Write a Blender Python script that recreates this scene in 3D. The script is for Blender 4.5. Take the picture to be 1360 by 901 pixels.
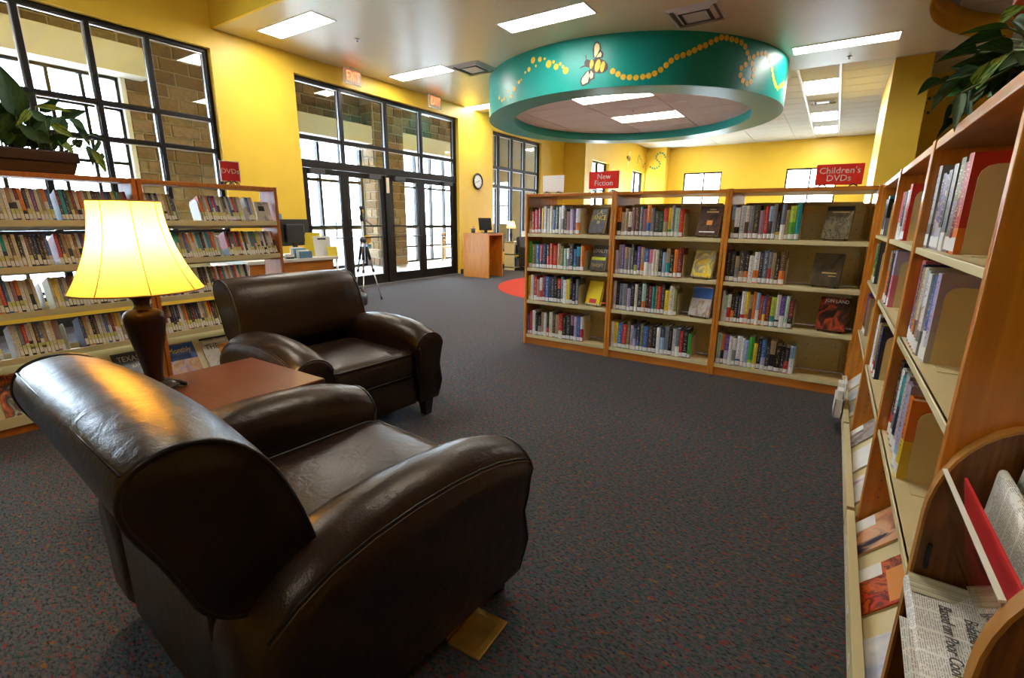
import bpy, bmesh, math, random
from mathutils import Vector, Matrix, Euler

for o in list(bpy.data.objects):
    bpy.data.objects.remove(o, do_unlink=True)
scene = bpy.context.scene
COL = scene.collection
random.seed(7)
PI = math.pi
R = math.radians

# ------------------------------------------------------------------ camera
CAM_H = 1.24
yaw, pitch, roll = R(33.14), R(13.893), R(-0.5386)
fw = Vector((-math.sin(yaw) * math.cos(pitch), math.cos(yaw) * math.cos(pitch), -math.sin(pitch)))
rt = Vector((math.cos(yaw), math.sin(yaw), 0))
dn = fw.cross(rt)
r2 = rt * math.cos(roll) + dn * math.sin(roll)
d2 = -rt * math.sin(roll) + dn * math.cos(roll)
cd = bpy.data.cameras.new('camera')
cam = bpy.data.objects.new('camera', cd)
COL.objects.link(cam)
cd.sensor_width = 36.0
cd.sensor_fit = 'HORIZONTAL'
cd.lens = 639.44 / 1360.0 * 36.0
cd.clip_start = 0.02
cam.matrix_world = Matrix(((r2.x, -d2.x, -fw.x, 0), (r2.y, -d2.y, -fw.y, 0), (r2.z, -d2.z, -fw.z, CAM_H), (0, 0, 0, 1)))
scene.camera = cam

# ------------------------------------------------------------------ sky and exposure
world = bpy.data.worlds.new('sky')
scene.world = world
world.use_nodes = True
wn = world.node_tree.nodes
wn.clear()
wo = wn.new('ShaderNodeOutputWorld')
wb = wn.new('ShaderNodeBackground')
wb.inputs[0].default_value = (0.80, 0.90, 1.0, 1)
wb.inputs[1].default_value = 14.0
world.node_tree.links.new(wb.outputs[0], wo.inputs[0])
vs = scene.view_settings
vs.view_transform = 'Standard'
vs.look = 'None'
vs.exposure = 1.2
vs.gamma = 1.0
vs.use_curve_mapping = False
TUBE = 17.0          # radiance of the fluorescent diffusers

# ------------------------------------------------------------------ materials
MATS = {}
def nt(name):
    m = bpy.data.materials.new(name)
    m.use_nodes = True
    n = m.node_tree.nodes
    b = n['Principled BSDF']
    MATS[name] = m
    return m, n, m.node_tree.links, b

def plain(name, col, rough=0.6, spec=0.5, metal=0.0, var=0.0, scale=8.0, bump=0.0, bscale=200.0, coat=0.0, stretch=None):
    m, n, l, b = nt(name)
    b.inputs['Base Color'].default_value = (*col, 1)
    b.inputs['Roughness'].default_value = rough
    b.inputs['Specular IOR Level'].default_value = spec
    b.inputs['Metallic'].default_value = metal
    b.inputs['Coat Weight'].default_value = coat
    b.inputs['Coat Roughness'].default_value = 0.15
    tc = n.new('ShaderNodeTexCoord')
    vec = tc.outputs['Object']
    if stretch:
        mp = n.new('ShaderNodeMapping')
        mp.inputs['Scale'].default_value = stretch
        l.new(vec, mp.inputs[0])
        vec = mp.outputs[0]
    if var > 0:
        no = n.new('ShaderNodeTexNoise')
        no.inputs['Scale'].default_value = scale
        no.inputs['Detail'].default_value = 5
        l.new(vec, no.inputs['Vector'])
        rp = n.new('ShaderNodeValToRGB')
        rp.color_ramp.elements[0].position = 0.3
        rp.color_ramp.elements[1].position = 0.7
        rp.color_ramp.elements[0].color = (*[max(0, c * (1 - var)) for c in col], 1)
        rp.color_ramp.elements[1].color = (*[min(1, c * (1 + var)) for c in col], 1)
        l.new(no.outputs[0], rp.inputs[0])
        l.new(rp.outputs[0], b.inputs['Base Color'])
    if bump > 0:
        nb = n.new('ShaderNodeTexNoise')
        nb.inputs['Scale'].default_value = bscale
        nb.inputs['Detail'].default_value = 3
        l.new(vec, nb.inputs['Vector'])
        bp = n.new('ShaderNodeBump')
        bp.inputs['Strength'].default_value = bump
        bp.inputs['Distance'].default_value = 0.01
        l.new(nb.outputs[0], bp.inputs['Height'])
        l.new(bp.outputs[0], b.inputs['Normal'])
    return m

def emit(name, col, s):
    m, n, l, b = nt(name)
    b.inputs['Base Color'].default_value = (*col, 1)
    b.inputs['Emission Color'].default_value = (*col, 1)
    b.inputs['Emission Strength'].default_value = s
    return m

YELLOW = (0.86, 0.56, 0.050)
plain('wall_yellow', YELLOW, 0.42, 0.4, var=0.03, scale=3, bump=0.04, bscale=120)
plain('ceiling_paint', (0.70, 0.59, 0.36), 0.36, 0.45, var=0.02, scale=2)
plain('ceiling_tile', (0.72, 0.72, 0.66), 0.9, 0.2, var=0.05, scale=40, bump=0.25, bscale=90)
plain('tile_grid', (0.50, 0.48, 0.43), 0.6)
plain('teal_paint', (0.0, 0.29, 0.25), 0.38, 0.45, var=0.03, scale=2)
plain('red_paint', (0.55, 0.07, 0.03), 0.4)
plain('dot_yellow', (0.85, 0.50, 0.03), 0.5, var=0.12, scale=25)
plain('bee_cream', (0.88, 0.80, 0.42), 0.5)
plain('bee_brown', (0.05, 0.03, 0.03), 0.5)
plain('mural_green', (0.03, 0.22, 0.16), 0.5)
plain('mural_brown', (0.35, 0.16, 0.03), 0.5)
plain('frame_black', (0.010, 0.008, 0.009), 0.38, 0.3)
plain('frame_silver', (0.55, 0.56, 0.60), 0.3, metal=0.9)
plain('alu', (0.62, 0.62, 0.64), 0.3, metal=0.9)
plain('black_plastic', (0.012, 0.012, 0.013), 0.35)
plain('dark_grey', (0.05, 0.05, 0.055), 0.5)
plain('baseboard', (0.02, 0.018, 0.018), 0.5)
plain('cream_metal', (0.72, 0.63, 0.35), 0.38, 0.5)
plain('cream_beam', (0.66, 0.62, 0.54), 0.7)
plain('mortar', (0.34, 0.30, 0.24), 0.9, bump=0.3, bscale=60)
for i, c in enumerate([(0.175, 0.108, 0.060), (0.21, 0.137, 0.080), (0.15, 0.090, 0.050), (0.24, 0.17, 0.105)]):
    plain('stone_%d' % i, c, 0.9, 0.2, var=0.18, scale=14, bump=0.6, bscale=30)
plain('pale_floor', (0.60, 0.58, 0.55), 0.35, var=0.05, scale=4)
plain('concrete', (0.55, 0.53, 0.50), 0.8, var=0.08, scale=2)
plain('white_plastic', (0.80, 0.80, 0.78), 0.4)
plain('white_paper', (0.80, 0.79, 0.75), 0.7)
plain('label_cream', (0.78, 0.75, 0.62), 0.6)
plain('sign_red', (0.80, 0.035, 0.025), 0.35)
plain('sign_dark_red', (0.66, 0.03, 0.05), 0.4)
plain('rug_red', (0.50, 0.055, 0.03), 0.95, 0.1, var=0.15, scale=160, bump=0.5, bscale=400)
plain('wire_black', (0.015, 0.015, 0.015), 0.4)
plain('brass', (0.60, 0.36, 0.07), 0.38, metal=0.75, var=0.2, scale=14, bump=0.15, bscale=80)
plain('bronze', (0.036, 0.016, 0.007), 0.28, 0.5, metal=0.35, var=0.25, scale=6)
plain('soil', (0.03, 0.02, 0.012), 0.9)
plain('pot_brown', (0.045, 0.014, 0.006), 0.5, stretch=(1, 1, 8), var=0.2)
plain('stem', (0.10, 0.13, 0.03), 0.6)
plain('blue_fabric', (0.03, 0.08, 0.25), 0.8)
plain('sticker_yellow', (0.80, 0.42, 0.02), 0.5)
plain('sticker_blue', (0.10, 0.25, 0.40), 0.5)
plain('paper_yellow', (0.85, 0.65, 0.03), 0.6)
plain('fire_red', (0.55, 0.02, 0.02), 0.4)
plain('page', (0.68, 0.60, 0.42), 0.85, var=0.1, scale=90, stretch=(1, 1, 0.05))
plain('newsprint_dark', (0.10, 0.10, 0.10), 0.9)
plain('acrylic_edge', (0.72, 0.70, 0.58), 0.3)
plain('red_folder', (0.60, 0.02, 0.02), 0.4)
emit('tube_white', (1.0, 0.97, 0.90), TUBE)
emit('tube_soft', (1.0, 0.95, 0.86), TUBE * 0.5)
emit('exit_red', (1.0, 0.13, 0.04), 2.2)
plain('exit_face', (0.80, 0.66, 0.50), 0.5)
plain('ink_yellow', (0.85, 0.62, 0.02), 0.4); plain('ink_white', (0.8, 0.8, 0.78), 0.4); plain('ink_lime', (0.62, 0.75, 0.02), 0.4)
plain('ink_black', (0.015, 0.015, 0.015), 0.5); plain('ink_orange', (0.75, 0.28, 0.03), 0.4); plain('ink_blue', (0.03, 0.12, 0.45), 0.4); plain('ink_red', (0.6, 0.03, 0.02), 0.4)
plain('ink_gold', (0.55, 0.38, 0.12), 0.4)
plain('vent_grey', (0.55, 0.53, 0.48), 0.45)
plain('news_band', (0.55, 0.52, 0.34), 0.85, var=0.3, scale=60, stretch=(0.05, 3, 1))
plain('duct_grey', (0.14, 0.13, 0.12), 0.6)
plain('screen_dark', (0.02, 0.022, 0.025), 0.2)

def wood(name, c1, c2, rough=0.35, axis=(1, 1, 1), scale=3.0, coat=0.15):
    m, n, l, b = nt(name)
    tc = n.new('ShaderNodeTexCoord')
    mp = n.new('ShaderNodeMapping')
    mp.inputs['Scale'].default_value = axis
    l.new(tc.outputs['Object'], mp.inputs[0])
    a = n.new('ShaderNodeTexNoise')
    a.inputs['Scale'].default_value = scale
    a.inputs['Detail'].default_value = 6
    a.inputs['Distortion'].default_value = 0.6
    l.new(mp.outputs[0], a.inputs['Vector'])
    rp = n.new('ShaderNodeValToRGB')
    rp.color_ramp.elements[0].position = 0.35
    rp.color_ramp.elements[1].position = 0.68
    rp.color_ramp.elements[0].color = (*c2, 1)
    rp.color_ramp.elements[1].color = (*c1, 1)
    l.new(a.outputs[0], rp.inputs[0])
    l.new(rp.outputs[0], b.inputs['Base Color'])
    b.inputs['Roughness'].default_value = rough
    b.inputs['Coat Weight'].default_value = coat
    bp = n.new('ShaderNodeBump')
    bp.inputs['Strength'].default_value = 0.05
    bp.inputs['Distance'].default_value = 0.005
    l.new(a.outputs[0], bp.inputs['Height'])
    l.new(bp.outputs[0], b.inputs['Normal'])
    return m
wood('oak', (0.70, 0.265, 0.022), (0.54, 0.18, 0.013), 0.36, (14, 14, 1.2))
wood('oak_flat', (0.62, 0.22, 0.028), (0.46, 0.145, 0.015), 0.36, (1.2, 14, 14))
wood('oak_flat_y', (0.62, 0.22, 0.028), (0.46, 0.145, 0.015), 0.36, (14, 1.2, 14))
wood('oak_dark', (0.28, 0.10, 0.018), (0.15, 0.047, 0.008), 0.4, (22, 22, 1.5), 4)
wood('oak_edge', (0.56, 0.27, 0.05), (0.44, 0.19, 0.03), 0.4, (6, 6, 2))
wood('cherry', (0.140, 0.040, 0.012), (0.095, 0.024, 0.007), 0.3, (1.5, 18, 18), 3, 0.3)
wood('light_wood', (0.60, 0.33, 0.10), (0.48, 0.24, 0.06), 0.5, (10, 10, 2))
wood('dvd_wood', (0.58, 0.19, 0.022), (0.43, 0.125, 0.013), 0.5, (14, 14, 1.2), coat=0.0)

def glass(name, tint=(0.93, 0.96, 0.98)):
    m, n, l, b = nt(name)
    n.remove(b)
    out = n['Material Output']
    tr = n.new('ShaderNodeBsdfTransparent')
    tr.inputs[0].default_value = (*tint, 1)
    gl = n.new('ShaderNodeBsdfGlossy')
    gl.inputs['Roughness'].default_value = 0.02
    fr = n.new('ShaderNodeLayerWeight')
    fr.inputs[0].default_value = 0.5
    pw = n.new('ShaderNodeMath'); pw.operation = 'POWER'; pw.inputs[1].default_value = 5.0
    l.new(fr.outputs['Facing'], pw.inputs[0])
    ma = n.new('ShaderNodeMath'); ma.operation = 'MULTIPLY_ADD'; ma.inputs[1].default_value = 0.92; ma.inputs[2].default_value = 0.045
    l.new(pw.outputs[0], ma.inputs[0])
    mx = n.new('ShaderNodeMixShader')
    l.new(ma.outputs[0], mx.inputs[0])
    l.new(tr.outputs[0], mx.inputs[1])
    l.new(gl.outputs[0], mx.inputs[2])
    l.new(mx.outputs[0], out.inputs[0])
    return m
glass('glass')
glass('acrylic', (0.9, 0.9, 0.86))

def leather():
    m, n, l, b = nt('leather')
    tc = n.new('ShaderNodeTexCoord')
    a = n.new('ShaderNodeTexNoise')
    a.inputs['Scale'].default_value = 6
    a.inputs['Detail'].default_value = 6
    l.new(tc.outputs['Object'], a.inputs['Vector'])
    rp = n.new('ShaderNodeValToRGB')
    rp.color_ramp.elements[0].position = 0.3
    rp.color_ramp.elements[1].position = 0.75
    rp.color_ramp.elements[0].color = (0.012, 0.006, 0.0028, 1)
    rp.color_ramp.elements[1].color = (0.027, 0.0135, 0.006, 1)
    l.new(a.outputs[0], rp.inputs[0])
    l.new(rp.outputs[0], b.inputs['Base Color'])
    rr = n.new('ShaderNodeMapRange')
    rr.inputs['To Min'].default_value = 0.24
    rr.inputs['To Max'].default_value = 0.40
    l.new(a.outputs[0], rr.inputs[0])
    l.new(rr.outputs[0], b.inputs['Roughness'])
    b.inputs['Specular IOR Level'].default_value = 0.45
    b.inputs['Specular Tint'].default_value = (1.0, 0.86, 0.72, 1)
    v = n.new('ShaderNodeTexVoronoi')
    v.inputs['Scale'].default_value = 260
    l.new(tc.outputs['Object'], v.inputs['Vector'])
    w = n.new('ShaderNodeTexNoise')
    w.inputs['Scale'].default_value = 14
    w.inputs['Detail'].default_value = 4
    w.inputs['Distortion'].default_value = 1.2
    l.new(tc.outputs['Object'], w.inputs['Vector'])
    b1 = n.new('ShaderNodeBump')
    b1.inputs['Strength'].default_value = 0.10
    b1.inputs['Distance'].default_value = 0.003
    l.new(v.outputs[0], b1.inputs['Height'])
    b2 = n.new('ShaderNodeBump')
    b2.inputs['Strength'].default_value = 0.22
    b2.inputs['Distance'].default_value = 0.012
    l.new(w.outputs[0], b2.inputs['Height'])
    l.new(b1.outputs[0], b2.inputs['Normal'])
    l.new(b2.outputs[0], b.inputs['Normal'])
leather()
plain('welt', (0.012, 0.006, 0.004), 0.35)
plain('stitch', (0.10, 0.06, 0.035), 0.6)

def carpet():
    m, n, l, b = nt('carpet')
    tc = n.new('ShaderNodeTexCoord')
    mp = n.new('ShaderNodeMapping')
    mp.inputs['Rotation'].default_value = (0, 0, R(25))
    mp.inputs['Scale'].default_value = (1.0, 2.0, 1)
    l.new(tc.outputs['Object'], mp.inputs[0])
    base = n.new('ShaderNodeTexNoise')
    base.inputs['Scale'].default_value = 60
    base.inputs['Detail'].default_value = 8
    base.inputs['Roughness'].default_value = 0.7
    l.new(mp.outputs[0], base.inputs['Vector'])
    rp = n.new('ShaderNodeValToRGB')
    e = rp.color_ramp.elements
    e[0].position = 0.36
    e[0].color = (0.006, 0.010, 0.012, 1)
    e[1].position = 0.52
    e[1].color = (0.084, 0.089, 0.098, 1)
    for p, c in ((0.60, (0.098, 0.094, 0.095, 1)), (0.68, (0.07, 0.105, 0.125, 1))):
        q = e.new(p)
        q.color = c
    l.new(base.outputs[0], rp.inputs[0])
    cur = rp.outputs[0]
    for sc, col, lo, hi in ((30, (0.26, 0.030, 0.020), 0.57, 0.61), (26, (0.26, 0.12, 0.015), 0.60, 0.64), (34, (0.012, 0.085, 0.070), 0.56, 0.61), (38, (0.07, 0.06, 0.16), 0.60, 0.64)):
        s = n.new('ShaderNodeTexNoise')
        s.inputs['Scale'].default_value = sc
        s.inputs['Detail'].default_value = 7
        s.inputs['Roughness'].default_value = 0.62
        mp2 = n.new('ShaderNodeMapping')
        mp2.inputs['Location'].default_value = (sc, sc * 2, 0)
        l.new(mp.outputs[0], mp2.inputs[0])
        l.new(mp2.outputs[0], s.inputs['Vector'])
        mr = n.new('ShaderNodeMapRange')
        mr.inputs['From Min'].default_value = lo
        mr.inputs['From Max'].default_value = hi
        l.new(s.outputs[0], mr.inputs[0])
        mul = n.new('ShaderNodeMath')
        mul.operation = 'MULTIPLY'
        mul.inputs[1].default_value = 0.72
        l.new(mr.outputs[0], mul.inputs[0])
        mx = n.new('ShaderNodeMix')
        mx.data_type = 'RGBA'
        l.new(mul.outputs[0], mx.inputs[0])
        l.new(cur, mx.inputs[6])
        mx.inputs[7].default_value = (*col, 1)
        cur = mx.outputs[2]
    l.new(cur, b.inputs['Base Color'])
    b.inputs['Roughness'].default_value = 0.9
    b.inputs['Specular IOR Level'].default_value = 0.15
    bp = n.new('ShaderNodeBump')
    bp.inputs['Strength'].default_value = 0.7
    bp.inputs['Distance'].default_value = 0.006
    nb = n.new('ShaderNodeTexNoise')
    nb.inputs['Scale'].default_value = 150
    l.new(tc.outputs['Object'], nb.inputs['Vector'])
    l.new(nb.outputs[0], bp.inputs['Height'])
    l.new(bp.outputs[0], b.inputs['Normal'])
carpet()

def printed(name, rough=0.35, spine_axis=2):
    """flat print driven by each object's colour and a second tint: blocks, a title band, small lettering"""
    m, n, l, b = nt(name)
    oi = n.new('ShaderNodeObjectInfo')
    at = n.new('ShaderNodeAttribute')
    at.attribute_type = 'OBJECT'
    at.attribute_name = 'tint'
    tc = n.new('ShaderNodeTexCoord')
    sep = n.new('ShaderNodeSeparateXYZ')
    l.new(tc.outputs['Generated'], sep.inputs[0])
    # two-tone split at a random height
    mr = n.new('ShaderNodeMath'); mr.operation = 'MULTIPLY_ADD'
    mr.inputs[1].default_value = 0.45
    mr.inputs[2].default_value = 0.18
    l.new(oi.outputs['Random'], mr.inputs[0])
    lt = n.new('ShaderNodeMath'); lt.operation = 'LESS_THAN'
    l.new(sep.outputs[2], lt.inputs[0])
    l.new(mr.outputs[0], lt.inputs[1])
    mx = n.new('ShaderNodeMix'); mx.data_type = 'RGBA'
    l.new(lt.outputs[0], mx.inputs[0])
    l.new(oi.outputs['Color'], mx.inputs[6])
    l.new(at.outputs['Color'], mx.inputs[7])
    # lettering: thin broken marks along the spine
    cmb = n.new('ShaderNodeVectorMath'); cmb.operation = 'MULTIPLY_ADD'
    cmb.inputs[1].default_value = (2.6, 0.02, 30)
    l.new(tc.outputs['Generated'], cmb.inputs[0])
    sc = n.new('ShaderNodeVectorMath'); sc.operation = 'SCALE'
    sc.inputs[0].default_value = (31, 17, 57)
    l.new(oi.outputs['Random'], sc.inputs['Scale'])
    l.new(sc.outputs[0], cmb.inputs[2])
    no = n.new('ShaderNodeTexNoise')
    no.inputs['Scale'].default_value = 1.5
    no.inputs['Detail'].default_value = 2
    l.new(cmb.outputs[0], no.inputs['Vector'])
    g = n.new('ShaderNodeMath'); g.operation = 'GREATER_THAN'; g.inputs[1].default_value = 0.56
    l.new(no.outputs[0], g.inputs[0])
    # only in the middle of the spine
    c1 = n.new('ShaderNodeMath'); c1.operation = 'COMPARE'; c1.inputs[1].default_value = 0.5; c1.inputs[2].default_value = 0.24
    l.new(sep.outputs[0], c1.inputs[0])
    c2 = n.new('ShaderNodeMath'); c2.operation = 'COMPARE'; c2.inputs[1].default_value = 0.58; c2.inputs[2].default_value = 0.34
    l.new(sep.outputs[2], c2.inputs[0])
    p1 = n.new('ShaderNodeMath'); p1.operation = 'MULTIPLY'
    l.new(c1.outputs[0], p1.inputs[0]); l.new(c2.outputs[0], p1.inputs[1])
    p2 = n.new('ShaderNodeMath'); p2.operation = 'MULTIPLY'
    l.new(p1.outputs[0], p2.inputs[0]); l.new(g.outputs[0], p2.inputs[1])
    at2 = n.new('ShaderNodeAttribute')
    at2.attribute_type = 'OBJECT'
    at2.attribute_name = 'ink'
    mx2 = n.new('ShaderNodeMix'); mx2.data_type = 'RGBA'
    p3 = n.new('ShaderNodeMath'); p3.operation = 'MULTIPLY'; p3.inputs[1].default_value = 0.62
    l.new(p2.outputs[0], p3.inputs[0])
    l.new(p3.outputs[0], mx2.inputs[0])
    l.new(mx.outputs[2], mx2.inputs[6])
    l.new(at2.outputs['Color'], mx2.inputs[7])
    l.new(mx2.outputs[2], b.inputs['Base Color'])
    b.inputs['Roughness'].default_value = rough
    return m
printed('book_print', 0.32)
printed('case_print', 0.55)

def picture(name, cols, scale=3.0, rough=0.3, dist=1.5):
    m, n, l, b = nt(name)
    tc = n.new('ShaderNodeTexCoord')
    a = n.new('ShaderNodeTexNoise')
    a.inputs['Scale'].default_value = scale
    a.inputs['Detail'].default_value = 4
    a.inputs['Distortion'].default_value = dist
    l.new(tc.outputs['Generated'], a.inputs['Vector'])
    rp = n.new('ShaderNodeValToRGB')
    e = rp.color_ramp.elements
    N = len(cols)
    for i, c in enumerate(cols):
        p = 0.33 + 0.34 * i / max(1, N - 1)
        if i < 2:
            e[i].position = p
            e[i].color = (*c, 1)
        else:
            q = e.new(p)
            q.color = (*c, 1)
    l.new(a.outputs[0], rp.inputs[0])
    l.new(rp.outputs[0], b.inputs['Base Color'])
    b.inputs['Roughness'].default_value = rough
    return m

def newsprint():
    m, n, l, b = nt('newsprint')
    tc = n.new('ShaderNodeTexCoord')
    sep = n.new('ShaderNodeSeparateXYZ')
    l.new(tc.outputs['Object'], sep.inputs[0])
    # text: lines along local y, broken into words, in columns
    def math1(op, a_, b_=None):
        q = n.new('ShaderNodeMath'); q.operation = op
        if isinstance(a_, float): q.inputs[0].default_value = a_
        else: l.new(a_, q.inputs[0])
        if b_ is not None:
            if isinstance(b_, float): q.inputs[1].default_value = b_
            else: l.new(b_, q.inputs[1])
        return q.outputs[0]
    line = math1('GREATER_THAN', math1('FRACT', math1('MULTIPLY', math1('ADD', sep.outputs[0], sep.outputs[2]), 290.0)), 0.45)
    colm = math1('GREATER_THAN', math1('FRACT', math1('MULTIPLY', sep.outputs[1], 19.0)), 0.10)
    mp = n.new('ShaderNodeMapping')
    mp.inputs['Scale'].default_value = (290, 260, 290)
    l.new(tc.outputs['Object'], mp.inputs[0])
    w = n.new('ShaderNodeTexNoise')
    w.inputs['Scale'].default_value = 1.0
    l.new(mp.outputs[0], w.inputs['Vector'])
    word = math1('GREATER_THAN', w.outputs[0], 0.44)
    big = n.new('ShaderNodeTexNoise')
    big.inputs['Scale'].default_value = 14.0
    l.new(tc.outputs['Object'], big.inputs['Vector'])
    blk = math1('GREATER_THAN', big.outputs[0], 0.43)
    msk = math1('MULTIPLY', math1('MULTIPLY', line, colm), math1('MULTIPLY', word, blk))
    rp = n.new('ShaderNodeMix'); rp.data_type = 'RGBA'
    l.new(math1('MULTIPLY', msk, 0.6), rp.inputs[0])
    rp.inputs[6].default_value = (0.84, 0.83, 0.76, 1)
    rp.inputs[7].default_value = (0.12, 0.12, 0.11, 1)
    l.new(rp.outputs[2], b.inputs['Base Color'])
    b.inputs['Roughness'].default_value = 0.85
newsprint()

def leafmat(name, c1, c2, lo=0.45, hi=0.55, scale=9):
    m, n, l, b = nt(name)
    tc = n.new('ShaderNodeTexCoord')
    mp = n.new('ShaderNodeMapping')
    mp.inputs['Scale'].default_value = (1.0, 0.35, 1)
    l.new(tc.outputs['Generated'], mp.inputs[0])
    a = n.new('ShaderNodeTexNoise')
    a.inputs['Scale'].default_value = scale
    a.inputs['Detail'].default_value = 3
    l.new(mp.outputs[0], a.inputs['Vector'])
    rp = n.new('ShaderNodeValToRGB')
    rp.color_ramp.elements[0].position = lo
    rp.color_ramp.elements[1].position = hi
    rp.color_ramp.elements[0].color = (*c1, 1)
    rp.color_ramp.elements[1].color = (*c2, 1)
    l.new(a.outputs[0], rp.inputs[0])
    l.new(rp.outputs[0], b.inputs['Base Color'])
    b.inputs['Roughness'].default_value = 0.52
    b.inputs['Specular IOR Level'].default_value = 0.35
leafmat('leaf_mid', (0.04, 0.13, 0.02), (0.08, 0.20, 0.03))
leafmat('leaf_dark', (0.016, 0.060, 0.014), (0.030, 0.095, 0.022))
leafmat('leaf_variegated', (0.05, 0.15, 0.015), (0.30, 0.38, 0.06), 0.48, 0.52)
leafmat('leaf_grey', (0.08, 0.14, 0.08), (0.13, 0.20, 0.11))
LEAFM = ['leaf_mid', 'leaf_dark', 'leaf_variegated', 'leaf_grey']

def shade_mat():
    m, n, l, b = nt('lamp_shade')
    n.remove(b)
    out = n['Material Output']
    d = n.new('ShaderNodeBsdfDiffuse')
    d.inputs[0].default_value = (0.55, 0.30, 0.06, 1)
    t = n.new('ShaderNodeBsdfTranslucent')
    t.inputs[0].default_value = (0.86, 0.54, 0.13, 1)
    tc = n.new('ShaderNodeTexCoord')
    no = n.new('ShaderNodeTexNoise')
    no.inputs['Scale'].default_value = 14
    no.inputs['Detail'].default_value = 5
    l.new(tc.outputs['Object'], no.inputs['Vector'])
    rp = n.new('ShaderNodeValToRGB')
    rp.color_ramp.elements[0].color = (0.74, 0.40, 0.065, 1)
    rp.color_ramp.elements[1].color = (0.88, 0.54, 0.12, 1)
    l.new(no.outputs[0], rp.inputs[0])
    l.new(rp.outputs[0], t.inputs[0])
    mx = n.new('ShaderNodeMixShader')
    mx.inputs[0].default_value = 0.88
    l.new(d.outputs[0], mx.inputs[1])
    l.new(t.outputs[0], mx.inputs[2])
    l.new(mx.outputs[0], out.inputs[0])
shade_mat()
def translucent(name, col, f=0.5):
    m, n, l, b = nt(name)
    n.remove(b)
    d = n.new('ShaderNodeBsdfDiffuse'); d.inputs[0].default_value = (*col, 1)
    t = n.new('ShaderNodeBsdfTranslucent'); t.inputs[0].default_value = (*col, 1)
    mx = n.new('ShaderNodeMixShader'); mx.inputs[0].default_value = f
    l.new(d.outputs[0], mx.inputs[1]); l.new(t.outputs[0], mx.inputs[2])
    l.new(mx.outputs[0], n['Material Output'].inputs[0])
translucent('white_card', (0.9, 0.9, 0.88), 0.6)

# ------------------------------------------------------------------ mesh helpers
def tag(o, label=None, cat=None, group=None, kind=None):
    if label: o['label'] = label
    if cat: o['category'] = cat
    if group: o['group'] = group
    if kind: o['kind'] = kind
    return o

def empty(name, loc, rz=0.0, label=None, cat=None, group=None):
    o = bpy.data.objects.new(name, None)
    o.empty_display_size = 0.05
    COL.objects.link(o)
    o.location = loc
    o.rotation_euler = (0, 0, rz)
    return tag(o, label, cat, group)

def link(name, me, parent=None):
    o = bpy.data.objects.new(name, me)
    COL.objects.link(o)
    if parent is not None:
        o.parent = parent
    return o

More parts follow.
